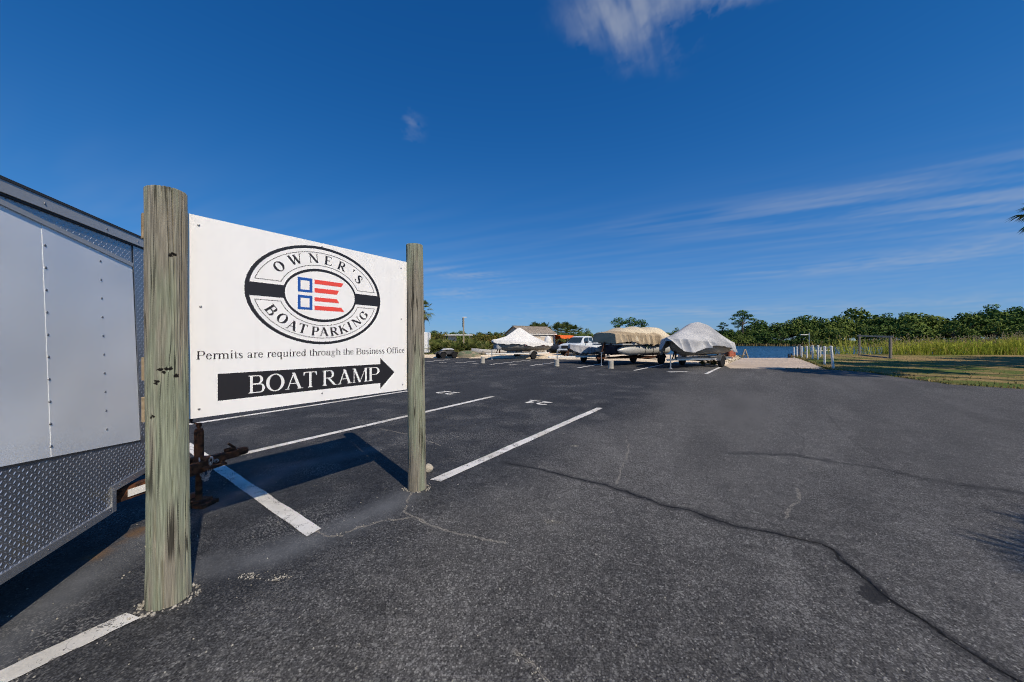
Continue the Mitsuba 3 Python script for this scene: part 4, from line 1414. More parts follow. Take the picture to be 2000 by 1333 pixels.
def loft(F, secs, n=5):
    """secs: (x, half width bottom, half width top, z bottom, z top, corner radius)."""
    rows = []
    for (x, wb, wt, z0, z1, r) in secs:
        ring = []
        for (cx, cz, a0) in ((wb - r, z0 + r, -90), (wt - r, z1 - r, 0), (-(wt - r), z1 - r, 90), (-(wb - r), z0 + r, 180)):
            for a in np.radians(np.linspace(a0, a0 + 90, n)):
                ring.append((x, cx + r * math.cos(a), cz + r * math.sin(a)))
        ring.append(ring[0])
        rows.append(ring)
    V = np.array(rows)
    mb = MB(F)
    mb.grid(V, flip=True)
    for row, fl in ((V[0], 0), (V[-1], 1)):
        k = len(row)
        mb.add(np.vstack([row, row.mean(0)]), [(i + 1, i, k) if fl else (i, i + 1, k) for i in range(k - 1)])
    return mb.mesh()


part(truck, 'body', loft(F5, [(-2.85, .92, .93, .62, 1.22, .06), (-2.8, .96, .96, .50, 1.26, .08), (-1.0, .98, .97, .44, 1.27, .08), (.9, .98, .97, .44, 1.25, .08), (1.7, .97, .95, .46, 1.20, .1), (2.45, .95, .90, .46, 1.12, .13), (2.72, .88, .80, .52, 1.00, .14), (2.78, .80, .72, .58, .92, .12)]), 'truck_paint', smooth=35)
part(truck, 'cab', loft(F5, [(-1.05, .90, .72, 1.20, 1.80, .1), (-.85, .92, .76, 1.20, 1.90, .12), (-.2, .93, .77, 1.20, 1.93, .12), (.45, .92, .75, 1.20, 1.87, .12), (.75, .92, .72, 1.20, 1.70, .12), (1.30, .91, .84, 1.18, 1.26, .04)]), 'truck_paint', smooth=35)
mb = MB(F5)
mb.add([(1.335, .74, 1.265), (1.335, -.74, 1.265), (.665, -.62, 1.80), (.665, .62, 1.80)], [(0, 1, 2, 3)])
part(truck, 'windshield', mb.mesh(), 'tinted_glass')
for s in (-1, 1):
    mb = MB(F5)
    for a, b in ((.05, .62), (-.78, -.04)):
        mb.add([(a, s * .935, 1.28), (b + (.35 if a > 0 else 0), s * .935, 1.28), (b, s * .80, 1.76), (a, s * .795, 1.79)], [(0, 1, 2, 3) if s > 0 else (3, 2, 1, 0)])
    part(truck, 'side_window', mb.mesh(), 'tinted_glass')
    part(truck, 'mirror', MB(F5).tm(rbox((.14, .24, .20), .05), shift(.85, s * 1.10, 1.32)).mesh(), 'black_plastic')
    part(truck, 'headlight', MB(F5).tm(rbox((.10, .34, .20), .04), shift(2.70, s * .66, .93)).mesh(), 'lamp_glass')
    for x in (1.75, -1.75):
        wheel_into(truck, axle_frame(F5, x, s * .86, .38), .38, .26, 'galvanised')
        part(truck, 'wheel_arch', arc_strip(F5, x, s * .905, .38, .42, .16, 5, 175, .03), 'black_plastic', smooth=40)
mb = MB(F5)
mb.tm(rbox((.06, .98, .30), .03), shift(2.765, 0, .86))
part(truck, 'grille', mb.mesh(), 'black_plastic')
part(truck, 'bumper', MB(F5).tm(rbox((.20, 1.86, .20), .07), shift(2.80, 0, .56)).mesh(), 'truck_paint')
part(truck, 'lower_intake', MB(F5).tm(rbox((.06, 1.1, .12), .02), shift(2.88, 0, .50)).mesh(), 'black_plastic')

# --- skiff with an orange sun top, behind the truck
F6 = frame((5.7, 39.8, GB - .25), (-.66, -.75))
b5 = thing('skiff', 'dark skiff with an orange canvas top beside the shed', 'boat')
part(b5, 'hull', hull_mesh(F6, -2.2, 2.6, 1.9, .35, 1.15, .25), 'navy_hull', smooth=35)
cx = np.linspace(-1.5, 1.5, 14)
cy = np.linspace(-1.0, 1.0, 12)
CX, CY = np.meshgrid(cx, cy, indexing='ij')
CZ = 2.18 + .16 * (1 - (CY / 1.0) ** 2) + .05 * np.cos(CX * 4.2) - .22 * smooth(.85, 1.0, np.abs(CY))
part(b5, 'canvas_top', MB(F6).grid(np.stack([CX, CY, CZ], -1)).mesh(), 'orange_canvas', smooth=True, label='orange canvas sun top')
for xx in (-1.3, 0, 1.3):
    for s in (-1, 1):
        part(b5, 'canopy_pole', MB(F6).tube([(xx * .3, s * .88, 1.1), (xx, s * .95, 2.14)], .016, 6).mesh(), 'galvanised', smooth=40)
mb = MB(F6)
mb.tm(rbox((.5, .6, .55), .08), shift(-.3, 0, 1.25))
part(b5, 'console', mb.mesh(), 'orange_canvas')
part(b5, 'cradle', MB(F6).bar((-1.8, -.5, .3), (1.8, -.5, .3), .1, .14).bar((-1.8, .5, .3), (1.8, .5, .3), .1, .14).bar((-1.2, -.8, .12), (-1.2, .8, .12), .12, .24).bar((1.2, -.8, .12), (1.2, .8, .12), .12, .24).mesh(), 'grey_timber')

# ------------------------------------------------------------------ shed
shed = thing('shed', 'small beige shed with a brown shingle roof and double doors', 'shed')
FS = frame((4.85, 39.0, GB), (-.82, -.57))    # x along the front to its left end; y towards the back is -y
DEP, WID, EAVE, RIDGE = 3.0, 4.6, 2.38, 3.08
mb = MB(FS)
mb.box((WID / 2, -DEP / 2, EAVE / 2), (WID, DEP, EAVE))
for xx in (0.003, WID - .003):
    mb.add([(xx, 0, EAVE), (xx, -DEP, EAVE), (xx, -DEP / 2, RIDGE - .05)], [(0, 1, 2)])
part(shed, 'wall', mb.mesh(), 'shed_wall')
# roof: courses of shingles on two slopes
deck = MB(FS)
for s in (0, 1):
    y0 = .22 if s == 0 else -DEP - .22
    for zz in (0, -.06):
        deck.add([(-.2, y0, EAVE - .14 + zz), (WID + .2, y0, EAVE - .14 + zz), (WID + .2, -DEP / 2, RIDGE + zz), (-.2, -DEP / 2, RIDGE + zz)], [(0, 1, 2, 3)])
roof = part(shed, 'roof', deck.mesh(), 'shingle')
sl = np.array([0, .22 + DEP / 2, -(RIDGE - EAVE + .14)])
for r in range(9):
    mb = MB(FS)
    t0, t1 = r / 9, (r + 1.25) / 9
    nsh = 15
    for c in range(nsh):
        x0, x1 = -.2 + (WID + .4) * c / nsh + .012, -.2 + (WID + .4) * (c + 1) / nsh - .012
        lo = np.array([0, .24, EAVE - .145]) * (1 - t0) + np.array([0, -DEP / 2, RIDGE]) * t0
        hi = np.array([0, .24, EAVE - .145]) * (1 - min(t1, 1)) + np.array([0, -DEP / 2, RIDGE]) * min(t1, 1)
        j = .006 * ((c * 7 + r * 5) % 4)
        q = np.array([(x0, lo[1] + j, lo[2] + .035), (x1, lo[1] + j, lo[2] + .035), (x1, hi[1], hi[2] + .012), (x0, hi[1], hi[2] + .012), (x0, lo[1] + j, lo[2] + .01), (x1, lo[1] + j, lo[2] + .01)])
        mb.add(q, [(0, 1, 2, 3), (4, 5, 1, 0)])
    part(roof, 'shingle_course', mb.mesh(), 'shingle', kind='stuff')
part(roof, 'ridge_cap', MB(FS).bar((-.22, -DEP / 2, RIDGE + .03), (WID + .22, -DEP / 2, RIDGE + .03), .22, .04).mesh(), 'shingle')
part(shed, 'fascia', MB(FS).bar((-.2, .20, EAVE - .20), (WID + .2, .20, EAVE - .20), .03, .12).mesh(), 'shed_trim')
for i, xx in enumerate((.95, 1.75)):
    d = part(shed, 'door', MB(FS).box((xx, .02, 1.0), (.78, .04, 1.95)).mesh(), 'shed_wall', label='beige double door leaf with white braces')
    mb = MB(FS)
    mb.box((xx, .05, 1.92), (.78, .02, .10))
    mb.box((xx, .05, .10), (.78, .02, .10))
    mb.box((xx, .05, 1.05), (.58, .018, .09))
    for s in (-1, 1):
        mb.box((xx + s * .34, .05, 1.0), (.10, .018, 1.7))
    mb.bar((xx - .28, .048, .2), (xx + .28, .048, .98), .018, .07, up=(0, 0, 1))
    part(d, 'brace', mb.mesh(), 'shed_trim')
for xx in (0.0, WID):
    part(shed, 'corner_board', MB(FS).box((xx, .005, EAVE / 2 - .05), (.14, .06, EAVE - .12)).mesh(), 'shed_trim')
for r in range(11):
    part(shed, 'siding_board', MB(FS).box((3.45, .006, .16 + r * .19), (2.0, .016, .17)).mesh(), 'shed_wall')

# ------------------------------------------------------------------ things at the left end of the row
wt = thing('box_trailer', 'white enclosed trailer half hidden behind the right sign post', 'trailer')
FW = frame((-10.4, 34.2, 0), (1, .12))
part(wt, 'body', MB(FW).box((0, 0, 1.40), (4.2, 2.0, 2.0), r=.05).mesh(), 'white_paint')
for s in (-1, 1):
    wheel_into(wt, axle_frame(FW, -.2, s * .92, .32), .32, .2)
    part(wt, 'edge_trim', MB(FW).box((2.08, s * .98, 1.4), (.06, .06, 1.96)).mesh(), 'trim_aluminium')
part(wt, 'frame', MB(FW).box((0, 0, .34), (4.3, 1.7, .10)).bar((2.1, 0, .36), (3.2, 0, .40), .1, .1).mesh(), 'black_plastic')

atv = thing('buggy', 'small black four-wheeled buggy with a silver top and pale wheel rims', 'buggy')
FA_ = frame((-5.92, 31.0, 0), (-.80, -.60))
part(atv, 'body', loft(FA_, [(-.75, .28, .20, .35, .62, .06), (-.4, .40, .34, .30, .74, .08), (.1, .30, .24, .30, .70, .08), (.5, .36, .28, .32, .72, .08), (.8, .26, .18, .40, .60, .06)], 4), 'black_plastic', smooth=40)
part(atv, 'top', loft(FA_, [(-.62, .26, .22, .72, .80, .03), (-.3, .34, .28, .74, .90, .05), (.25, .32, .24, .74, .88, .05), (.5, .20, .14, .72, .78, .02)], 4), 'silver_tarp', smooth=40)
for x in (-.52, .58):
    for s in (-1, 1):
        wheel_into(atv, axle_frame(FA_, x, s * .46, .27), .27, .20)
        part(atv, 'fender', arc_strip(FA_, x, s * .46, .27, .32, .26, 15, 165, .02, 9), 'black_plastic', smooth=40)
mb = MB(FA_)
mb.tube([(.30, 0, .7), (.22, 0, .92)], .02, 6)
mb.tube([(.20, -.32, .94), (.22, 0, .93), (.20, .32, .94)], .014, 6)
part(atv, 'handlebar', mb.mesh(), 'black_plastic', smooth=40)

cn = thing('upturned_boat', 'old green and brown boat lying upside down beside the buggy', 'boat')
FC = frame((-4.05, 31.4, .02), (1, -.15))
H = hull_mesh(FC, -1.25, 1.15, .95, 0, .0, .0)
t = np.linspace(-1, 1, 30)
ang = np.linspace(0, math.pi, 15)
rw = .50 * (1 - np.abs(t) ** 2.4 * .9)
rh = .62 * (1 - np.abs(t) ** 2.6 * .75)
V = np.stack([np.stack([np.full(15, 1.28 * a), w * np.cos(ang), h * np.sin(ang) ** .8], -1) for a, w, h in zip(t, rw, rh)])
mb = MB(FC)
mb.grid(V, flip=True)
part(cn, 'hull', mb.mesh(), 'old_green_paint', smooth=40)
mb = MB(FC)
for s in (0, -1):
    mb.tube(V[:, s], .022, 6)
part(cn, 'gunwale', mb.mesh(), 'pale_timber', smooth=40)
mb = MB(FC)
mb.tube(V[3:-3, 7] + [0, 0, .012], .016, 6)
part(cn, 'keel_strip', mb.mesh(), 'pale_timber', smooth=40)

wsk = thing('white_skiff', 'low white skiff hull behind the bow of the white-covered boat', 'boat')
FK = frame((-2.55, 33.4, .0), (-1, -.1))
part(wsk, 'hull', hull_mesh(FK, -2.0, 1.4, 1.3, .22, .68, .18, n=20), 'hull_white', smooth=35)
part(wsk, 'deck', MB(FK).box((-.6, 0, .60), (2.2, 1.0, .03)).mesh(), 'hull_white')
part(wsk, 'porthole', MB(FK).tm(lathe([(.06, -.01), (.06, .02)], 14), shift(.3, .655, .52) @ rotx(-math.pi / 2)).mesh(), 'black_plastic')
part(wsk, 'chock', MB(FK).box((-1.3, 0, .12), (.2, 1.0, .24)).mesh(), 'grey_timber')
part(wsk, 'chock', MB(FK).box((.5, 0, .14), (.2, .8, .26)).mesh(), 'grey_timber')

lp = thing('light_pole', 'slim pale light pole standing in the bushes left of the covered boats', 'lamp post')
gx, gy = (905.5 - 1000) / 667 * 36, 36.0
part(lp, 'pole', MB(shift(gx, gy, 0)).tm(lathe([(.075, -.1), (.07, 3.9), (.06, 4.05)], 14)).mesh(), 'pale_timber', smooth=40)
mb = MB(shift(gx, gy, 0))
mb.box((.10, 0, 4.05), (.46, .16, .08), r=.02)
part(lp, 'lamp_head', mb.mesh(), 'white_paint')
part(lp, 'bracket', MB(shift(gx, gy, 0)).box((-.08, 0, 3.5), (.09, .09, 1.0)).mesh(), 'black_plastic')

ds = thing('dock_shelter', 'low white-roofed dock shelter seen over the bushes at the left', 'shelter')
FD_ = frame((-11.9, 75, 0), (1, 0))
part(ds, 'roof', MB(FD_).box((0, 0, 2.85), (6.2, 3.4, .22), r=.04).mesh(), 'white_paint')
for sx in (-2.8, 2.8):
    for sy in (-1.5, 1.5):
        part(ds, 'post', MB(FD_).box((sx, sy, 1.3), (.16, .16, 2.9)).mesh(), 'grey_timber')
part(ds, 'locker', MB(FD_).box((-1.2, 0, 1.8), (1.6, 1.4, 1.7)).mesh(), 'shed_wall')
part(ds, 'deck', MB(FD_).box((0, 0, .25), (6.4, 3.6, .2)).mesh(), 'grey_timber')

# ------------------------------------------------------------------ ramp side: white posts, dock, lamp, frame
BOL = [(1627.7, 719.5, 677, -.10), (1610.6, 712.7, 677.5, -.01), (1597.5, 704.0, 675.5, 0), (1587, 702.7, 675.5, .0), (1575.8, 700.4, 677.2, .0), (1565.5, 698.0, 677.2, 0), (1556.5, 696.4, 677.8, -.02), (1550.5, 696.9, 679.7, 0), (1602.0, 698.5, 680.2, 0)]
BLAB = ['leaning white plastic post nearest the car park at the ramp edge', 'upright white post second from the car park along the ramp', 'third white post along the ramp, with a wide cap', 'fourth white post along the ramp', 'fifth white post along the ramp',
        'sixth white post along the ramp', 'seventh white post, near the waterline', 'shortest white post at the water end of the row', 'white post standing behind the row on the grass']
for (px, yb, yt, lean), lb in zip(BOL, BLAB):
    gx, gy = G(px, yb)
    gy = min(gy, 35.0)
    gx = (px - 1000) / 667 * gy
    h = EYE - (yt - 667) / 667 * gy
    k = thing('ramp_post', lb, 'post', 'white posts along the ramp')
    m = shift(gx, gy, -.15)
    m[0, 2] = lean
    part(k, 'tube', MB(m).tm(lathe([(.062, 0), (.062, h + .12)], 14)).mesh(), 'pvc_white', smooth=40)
    part(k, 'cap', MB(m).tm(lathe([(.075, h + .06), (.078, h + .11), (.07, h + .15), (.03, h + .165)], 14)).mesh(), 'pvc_white', smooth=40)
k = thing('timber_pile', 'grey timber pile standing among the white ramp posts', 'pile')
put(k, MB(shift((1561.7 - 1000) / 667 * 36, 36, -.8)).tm(lathe([(.11, 0), (.10, 2.0)], 14)).mesh(), 'grey_timber', smooth=40)
for px, wh in ((1539.5, 'left'), (1542.8, 'middle'), (1546, 'right')):
    k = thing('dock_stub', wh + ' one of three short dark dock stubs at the foot of the ramp', 'stub', 'dark dock stubs at the foot of the ramp')
    put(k, MB(shift((px - 1000) / 667 * 39, 39, -1.2)).tm(lathe([(.055, 0), (.05, 1.28 + .05 * (px % 3))], 10)).mesh(), 'black_plastic', smooth=40)
dk = thing('dock', 'small grey floating dock with a white lift frame below the lamp', 'dock')
FO = frame((37.0, 41.6, -.62), (1, 0))
part(dk, 'deck', MB(FO).box((0, 0, .22), (5.0, 2.2, .14)).mesh(), 'grey_timber')
mb = MB(FO)
for s in (-1.1, 1.1):
    for y in (-.9, .9):
        mb.bar((s, y, .2), (s, y, 1.35), .10, .10, up=(1, 0, 0))
    mb.bar((s, -.9, 1.35), (s, .9, 1.35), .1, .1)
mb.bar((-1.1, -.9, 1.05), (1.1, -.9, 1.05), .09, .12)
part(dk, 'lift_frame', mb.mesh(), 'pvc_white')
part(dk, 'locker', MB(FO).box((-.4, -.2, .62), (1.0, .8, .66), r=.05).mesh(), 'silver_tarp')
for s in (-2.3, 2.3):
    part(dk, 'pile', MB(FO).tm(lathe([(.12, -1.4), (.11, .9)], 12), shift(s, -.9, 0)).mesh(), 'grey_timber', smooth=40)
lm = thing('dock_lamp', 'slim lamp post with a short white arm over the dock', 'lamp post')
mb = MB(shift((1580.5 - 1000) / 667 * 41.5, 41.5, -.6))
mb.tm(lathe([(.055, 0), (.045, 3.15)], 10))
part(lm, 'pole', mb.mesh(), 'galvanised', smooth=40)
mb = MB(shift((1580.5 - 1000) / 667 * 41.5, 41.5, -.6))
mb.bar((0, 0, 2.98), (-.35, 0, 2.95), .05, .05)
mb.box((-.72, 0, 2.90), (.75, .20, .09), r=.03)
part(lm, 'arm', mb.mesh(), 'white_paint')
sw = thing('timber_gantry', 'weathered timber frame of two posts and a crossbeam at the edge of the reeds', 'frame')
pA, pB = np.array([(1678.5 - 1000) / 667 * 35.5, 35.5]), np.array([(1739 - 1000) / 667 * 29.5, 29.5])
for p, h, w in ((pA, 2.25, .12), (pB, 2.0, .15)):
    part(sw, 'post', MB(shift(*p, 0)).box((0, 0, h / 2 - .1), (w, w, h + .2)).mesh(), 'grey_timber')
dv = (pB - pA) / np.linalg.norm(pB - pA)
a, b = pA - dv * .55, pB + dv * .55
off = np.array([-.15, -.12])
part(sw, 'crossbeam', MB().bar((*(a + off), 2.10), (*(b + off), 1.90), .05, .14).mesh(), 'pale_timber')
part(sw, 'sill', MB().bar((*(pA + dv * .4), .10), (*(pB - dv * .5), .08), .10, .14).mesh(), 'grey_timber')
bn_ = thing('orange_crate', 'orange-brown wooden crate at the water behind the silver-tarp boat', 'crate')
FB_ = frame((1425.5 / 667 * 0 + (1425.5 - 1000) / 667 * 33, 33, .02), (1, .2))
mb = MB(FB_)
for q in range(5):
    mb.box((0, 0, .10 + q * .13), (.62, .6, .105))
for sx in (-1, 1):
    for sy in (-1, 1):
        mb.box((sx * .29, sy * .29, .35), (.07, .07, .68))
put(bn_, mb.mesh(), 'brick_red')
bl = thing('dock_cart', 'dark dock cart beside the orange crate', 'cart')
FQ = frame(((1416 - 1000) / 667 * 33.2, 33.2, .02), (1, .2))
part(bl, 'tub', loft(FQ, [(-.34, .24, .30, .25, .62, .04), (.34, .24, .30, .25, .66, .04)], 4), 'navy_hull', smooth=40)
for s in (-1, 1):
    wheel_into(bl, axle_frame(FQ, 0, s * .30, .22), .22, .06)
part(bl, 'handle', MB(FQ).tube([(.3, -.22, .6), (.62, -.22, .85), (.62, .22, .85), (.3, .22, .6)], .015, 6).mesh(), 'galvanised', smooth=40)
tr = thing('timber_trestle', 'small weathered trestle at the water edge left of the ramp', 'trestle')
FT = frame(((1454.5 - 1000) / 667 * 36.5, 36.5, -.1), (1, 0))
mb = MB(FT)
mb.bar((-.35, 0, -.3), (0, 0, .78), .09, .09, up=(0, 1, 0))
mb.bar((.42, 0, -.3), (.05, 0, .78), .09, .09, up=(0, 1, 0))
mb.bar((-.2, .1, .2), (.25, .1, .2), .05, .09)
put(tr, mb.mesh(), 'pale_timber')

# ------------------------------------------------------------------ vegetation
def leaf_quads(c, r, n, size, rng, aspect=1.7, up=.2, shell=.5):
    """n leaf clumps in the ellipsoid at c with radii r."""
    d = rng.normal(0, 1, (n, 3))
    d /= np.linalg.norm(d, axis=1, keepdims=True)
    rad = shell + (1 - shell) * rng.random((n, 1)) ** .6
    p = np.asarray(c) + d * rad * np.asarray(r)
    nn = d + rng.normal(0, .55, (n, 3)) + [0, 0, up]
    nn /= np.linalg.norm(nn, axis=1, keepdims=True)
    a = np.cross(nn, rng.normal(0, 1, (n, 3)))
    a /= np.linalg.norm(a, axis=1, keepdims=True)
    b = np.cross(nn, a)
    s = size * rng.uniform(.6, 1.35, (n, 1))
    a, b = a * s * aspect / 2, b * s / 2
    v = np.stack([p - a, p + b * .9 - a * .1, p + a, p - b * .9 + a * .15], 1).reshape(-1, 3)
    k = np.arange(n)[:, None] * 4
    f = np.vstack([k + [0, 1, 2], k + [0, 2, 3]])
    return v, f


def crown(lobes, density, size, seed, **k):
    rng = np.random.default_rng(seed)
    mb = MB()
    for (c, r) in lobes:
        n = max(int(density * (r[0] * r[1] + r[0] * r[2] + r[1] * r[2]) / 3 / size ** 2), 8)
        mb.add(*leaf_quads(c, r, n, size, rng, **k))
    return mb.mesh()


def oak_lobes(R, H, seed, n=13, low=.25):
    r = np.random.default_rng(seed)
    out = []
    for i in range(n):
        a = i * 2.399 + r.normal(0, .3)
        q = math.sqrt((i + .5) / n)
        z = H * (low + (1 - low) * (.80 - .55 * q ** 1.7) + r.normal(0, .04))
        s = R * r.uniform(.30, .46)
        out.append(((R * .72 * q * math.cos(a), R * .72 * q * math.sin(a), z), (s, s, s * .72)))
    return out


def limbs(lobes, rt, base=(0, 0, 0), fork=.35, seed=0):
    mb = MB()
    r = np.random.default_rng(seed)
    base = np.array(base, float)
    top = max(l[0][2] for l in lobes)
    f = base + [r.normal(0, .2), r.normal(0, .2), top * fork]
    mb.tube([base - [0, 0, .3], (base + f) / 2 + [r.normal(0, .1), 0, 0], f], [rt * 1.25, rt, rt * .85], 7)
    for c, s in lobes:
        c = np.array(c)
        m_ = (f + c) / 2 + [0, 0, .25 * r.random()]
        mb.tube([f, m_, c], [rt * .5, rt * .33, rt * .12], 5, caps=False)
    return mb.mesh()


# -- the wood beyond the water: reads as one mass
protos = []
for i, (R, H, n) in enumerate(((4.2, 8.5, 13), (3.6, 9.4, 12), (4.8, 7.8, 15), (3.2, 7.0, 10))):
    lb = oak_lobes(R, H, 40 + i, n, .12)
    gname = f'wood_group_{i}'
    scene[gname] = {'type': 'shapegroup', 'crown': mikit.ply(crown(lb, 5.5, .46, 60 + i, aspect=1.4), 'wood_leaf'), 'limbs': mikit.ply(limbs(lb, .22, seed=i), 'bark')}
    protos.append(gname)
for i, (R, H) in enumerate(((2.0, 2.6), (2.6, 3.2))):
    lb = oak_lobes(R, H, 70 + i, 8, .0)
    gname = f'brush_group_{i}'
    scene[gname] = {'type': 'shapegroup', 'crown': mikit.ply(crown(lb, 5.0, .42, 80 + i, aspect=1.4), 'wood_leaf')}
    protos.append(gname)
# a loose pine for the skyline
plobes = [((0, 0, 10.6), (1.7, 1.7, .8)), ((1.5, .5, 9.7), (1.4, 1.2, .6)), ((-1.5, -.3, 9.3), (1.3, 1.2, .55)), ((.4, -1.3, 8.7), (1.2, 1.0, .5)), ((-.6, 1.2, 8.2), (1.1, 1.0, .45))]
scene['far_pine_group'] = {'type': 'shapegroup', 'crown': mikit.ply(crown(plobes, 7.0, .36, 91), 'pine_leaf'), 'limbs': mikit.ply(limbs(plobes, .18, fork=.7, seed=9), 'bark')}


def inst(key, group, x, y, z, s, rot, sz=None):
    scene[key] = {'type': 'instance', 'to_world': T4().translate([x, y, z]).rotate([0, 0, 1], rot).scale([s, s, s if sz is None else sz]), 'g': {'type': 'ref', 'id': group}}


labels['woodland'] = {'label': 'dense green wood of oak and pine along the far shore of the water', 'category': 'wood', 'kind': 'stuff'}
r = np.random.default_rng(12)
cnt = 0
for az in np.arange(-62, 62, .62):
    ta = math.tan(math.radians(az))
    # walk out until the far bank
    y = 100.0
    for _ in range(20):
        y = float(far_bank(ta * y))
    x = ta * y
    for row in range(3):
        yy = y + 3.5 + row * 6.5 + r.normal(0, 1.2)
        xx = x * (yy / y) + r.normal(0, 1.4)
        grow = .74 + .95 * smooth(62, 178, xx)
        if row == 0 and r.random() < .15:
            continue
        cnt += 1
        s = r.uniform(.74, 1.02) * grow * (.82 + .16 * row) * (.90 + .20 * float(meshkit.noise(np.array([[az * .45, row * 1.0, 0.0]]), 9)[0]))
        inst(f'woodland__{cnt:03d}', protos[r.integers(4)], xx, yy, .0 + .3 * row, s, r.uniform(0, 360), s * r.uniform(.8, 1.12) * (.86 if row == 0 else 1.0))
    for q in range(4):
        cnt += 1
        yy = y + (r.uniform(.2, 2.0) if q < 2 else r.uniform(8, 15))
        inst(f'woodland__{cnt:03d}', protos[4 + r.integers(2)], x + r.normal(0, 2.0), yy, -.2, r.uniform(.7, 1.05), r.uniform(0, 360))
    if r.random() < .13 and x > 90:
        cnt += 1
        yy = y + r.uniform(8, 20)
        s = r.uniform(.85, 1.08) * (1 + .3 * smooth(60, 185, x))
        inst(f'woodland__{cnt:03d}', 'far_pine_group', x * yy / y, yy, .2, s, r.uniform(0, 360))


def pine(px, ytop, dist, lobes, label, seed, rt=.22, size=.42, group=None):
    k = thing('pine_tree', label, 'tree', group)
    x = (px - 1000) / 667 * dist
    H = EYE + (667 - ytop) / 667 * dist
    top = max(l[0][2] + l[1][2] for l in lobes)
    s = H / top
    m = shift(x, dist, 0) @ np.diag([s, s, s, 1])
    part(k, 'crown', MB(m).tm(crown(lobes, 8.0, size * .7 / s, seed)).mesh(), 'pine_leaf')
    part(k, 'trunk', MB(m).tm(limbs(lobes, rt / s, fork=.62, seed=seed)).mesh(), 'bark', smooth=50)
    return k


pine(1450, 606.5, 160, [((0, 0, 14.6), (2.6, 2.4, 1.0)), ((-2.4, .3, 13.2), (2.2, 2.0, .8)), ((2.6, -.4, 13.0), (2.4, 2.0, .8)), ((4.6, .2, 11.4), (1.9, 1.6, .6)), ((-4.4, 0, 11.6), (1.8, 1.5, .6)), ((1.2, .8, 11.9), (2.2, 1.8, .6)),
                        ((-1.8, -1, 10.7), (2.0, 1.6, .55)), ((-3.9, .4, 9.6), (1.2, 1.1, .45)), ((2.9, 0, 9.9), (1.5, 1.2, .45)), ((.1, .4, 13.4), (1.8, 1.6, .7))], 'tall lone pine with a spreading flat crown above the far wood', 5, rt=.42, size=.55)
for px, yt, lab, sd in ((1208, 620, 'left pine of three standing above the pontoon boat', 11), (1232, 620, 'middle pine of three standing above the pontoon boat', 12), (1252, 624, 'right pine of three standing above the pontoon boat, thinner', 13)):
    rr = np.random.default_rng(sd)
    lob = [((0, 0, 12), (2.6, 2.4, 1.5)), ((-2.2, .2, 10.9), (1.9, 1.7, 1.0)), ((2.1, 0, 10.7), (2.0, 1.7, 1.0)), ((.5, .5, 9.8), (2.2, 1.8, .9)), ((-1.2, 0, 9.0), (1.6, 1.4, .7))] + [((rr.normal(0, 1.4), rr.normal(0, 1), 8.4), (1.2, 1.1, .5))]
    pine(px, yt, 135, lob[:5 if sd == 13 else 6], lab, sd, rt=.3, size=.5, group=None)


def fan_leaf(mb, base, d, L, rng, nb=13, spread=150, petiole=.5, droop=.35, w=.045):
    """A palm fan: stalk and pleated blades."""
    d = np.asarray(d, float) / np.linalg.norm(d)
    side = np.cross(d, [0, 0, 1.0])
    side /= np.linalg.norm(side) + 1e-9
    upv = np.cross(side, d)
    hub = base + d * L * petiole
    mb.add(np.array([base - side * .012, base + side * .012, hub + side * .009, hub - side * .009]), [(0, 1, 2, 3)])
    bl = L * (1 - petiole)
    for k in range(nb):
        a = math.radians((k / (nb - 1) - .5) * spread)
        ln = bl * (.72 + .28 * math.cos(a)) * rng.uniform(.9, 1.08)
        q = d * math.cos(a) + side * math.sin(a)
        nrm = upv * math.cos(a * .3)
        m_ = hub + q * ln * .55 + nrm * .04 * ln
        tip = hub + q * ln - np.array([0, 0, 1]) * droop * ln * rng.uniform(.6, 1.2) + nrm * .02
        sd = np.cross(q, nrm)
        sd /= np.linalg.norm(sd) + 1e-9
        ww = w * bl
        mb.add(np.array([hub, m_ - sd * ww + nrm * ww * .5, m_ + sd * ww - nrm * ww * .2, tip]), [(0, 1, 2), (1, 3, 2)])


def palm_crown(rng, n=38, L=1.9, lo=-50, hi=85, **k):
    mb = MB()
    for i in range(n):
        a = i * 2.399 + rng.normal(0, .15)
        e = math.radians(lo + (hi - lo) * (i + .5) / n + rng.normal(0, 6))
        d = np.array([math.cos(a) * math.cos(e), math.sin(a) * math.cos(e), math.sin(e)])
        fan_leaf(mb, np.zeros(3) + d * .12, d, L * rng.uniform(.85, 1.1), rng, **k)
    return mb.mesh()


def sabal(x, y, H, label, seed, L=1.9, group=None, z0=0.0, lean=(0, 0), n=40):
    rng = np.random.default_rng(seed)
    k = thing('palm_tree', label, 'palm', group)
    top = np.array([x + lean[0], y + lean[1], z0 + H])
    part(k, 'crown', MB(shift(*top)).tm(palm_crown(rng, n, L)).mesh(), 'palm_leaf')
    dm = MB(shift(*top))
    for i in range(14):
        a = i * 2.4
        d = np.array([math.cos(a) * .45, math.sin(a) * .45, -1.0])
        fan_leaf(dm, d * .15, d, L * .75, rng, nb=9, spread=70, droop=.2)
    part(k, 'dead_fronds', dm.mesh(), 'dead_frond')
    t = np.linspace(0, 1, 12)
    p = np.array([x, y, z0 - .3]) + t[:, None] * (top - [x, y, z0 - .3])
    part(k, 'trunk', MB().tube(p, .15 + .02 * np.sin(t * 40) + .05 * (1 - t) ** 6 + .05 * smooth(.85, 1, t), 12).mesh(), 'palm_bark', smooth=50)
    return k


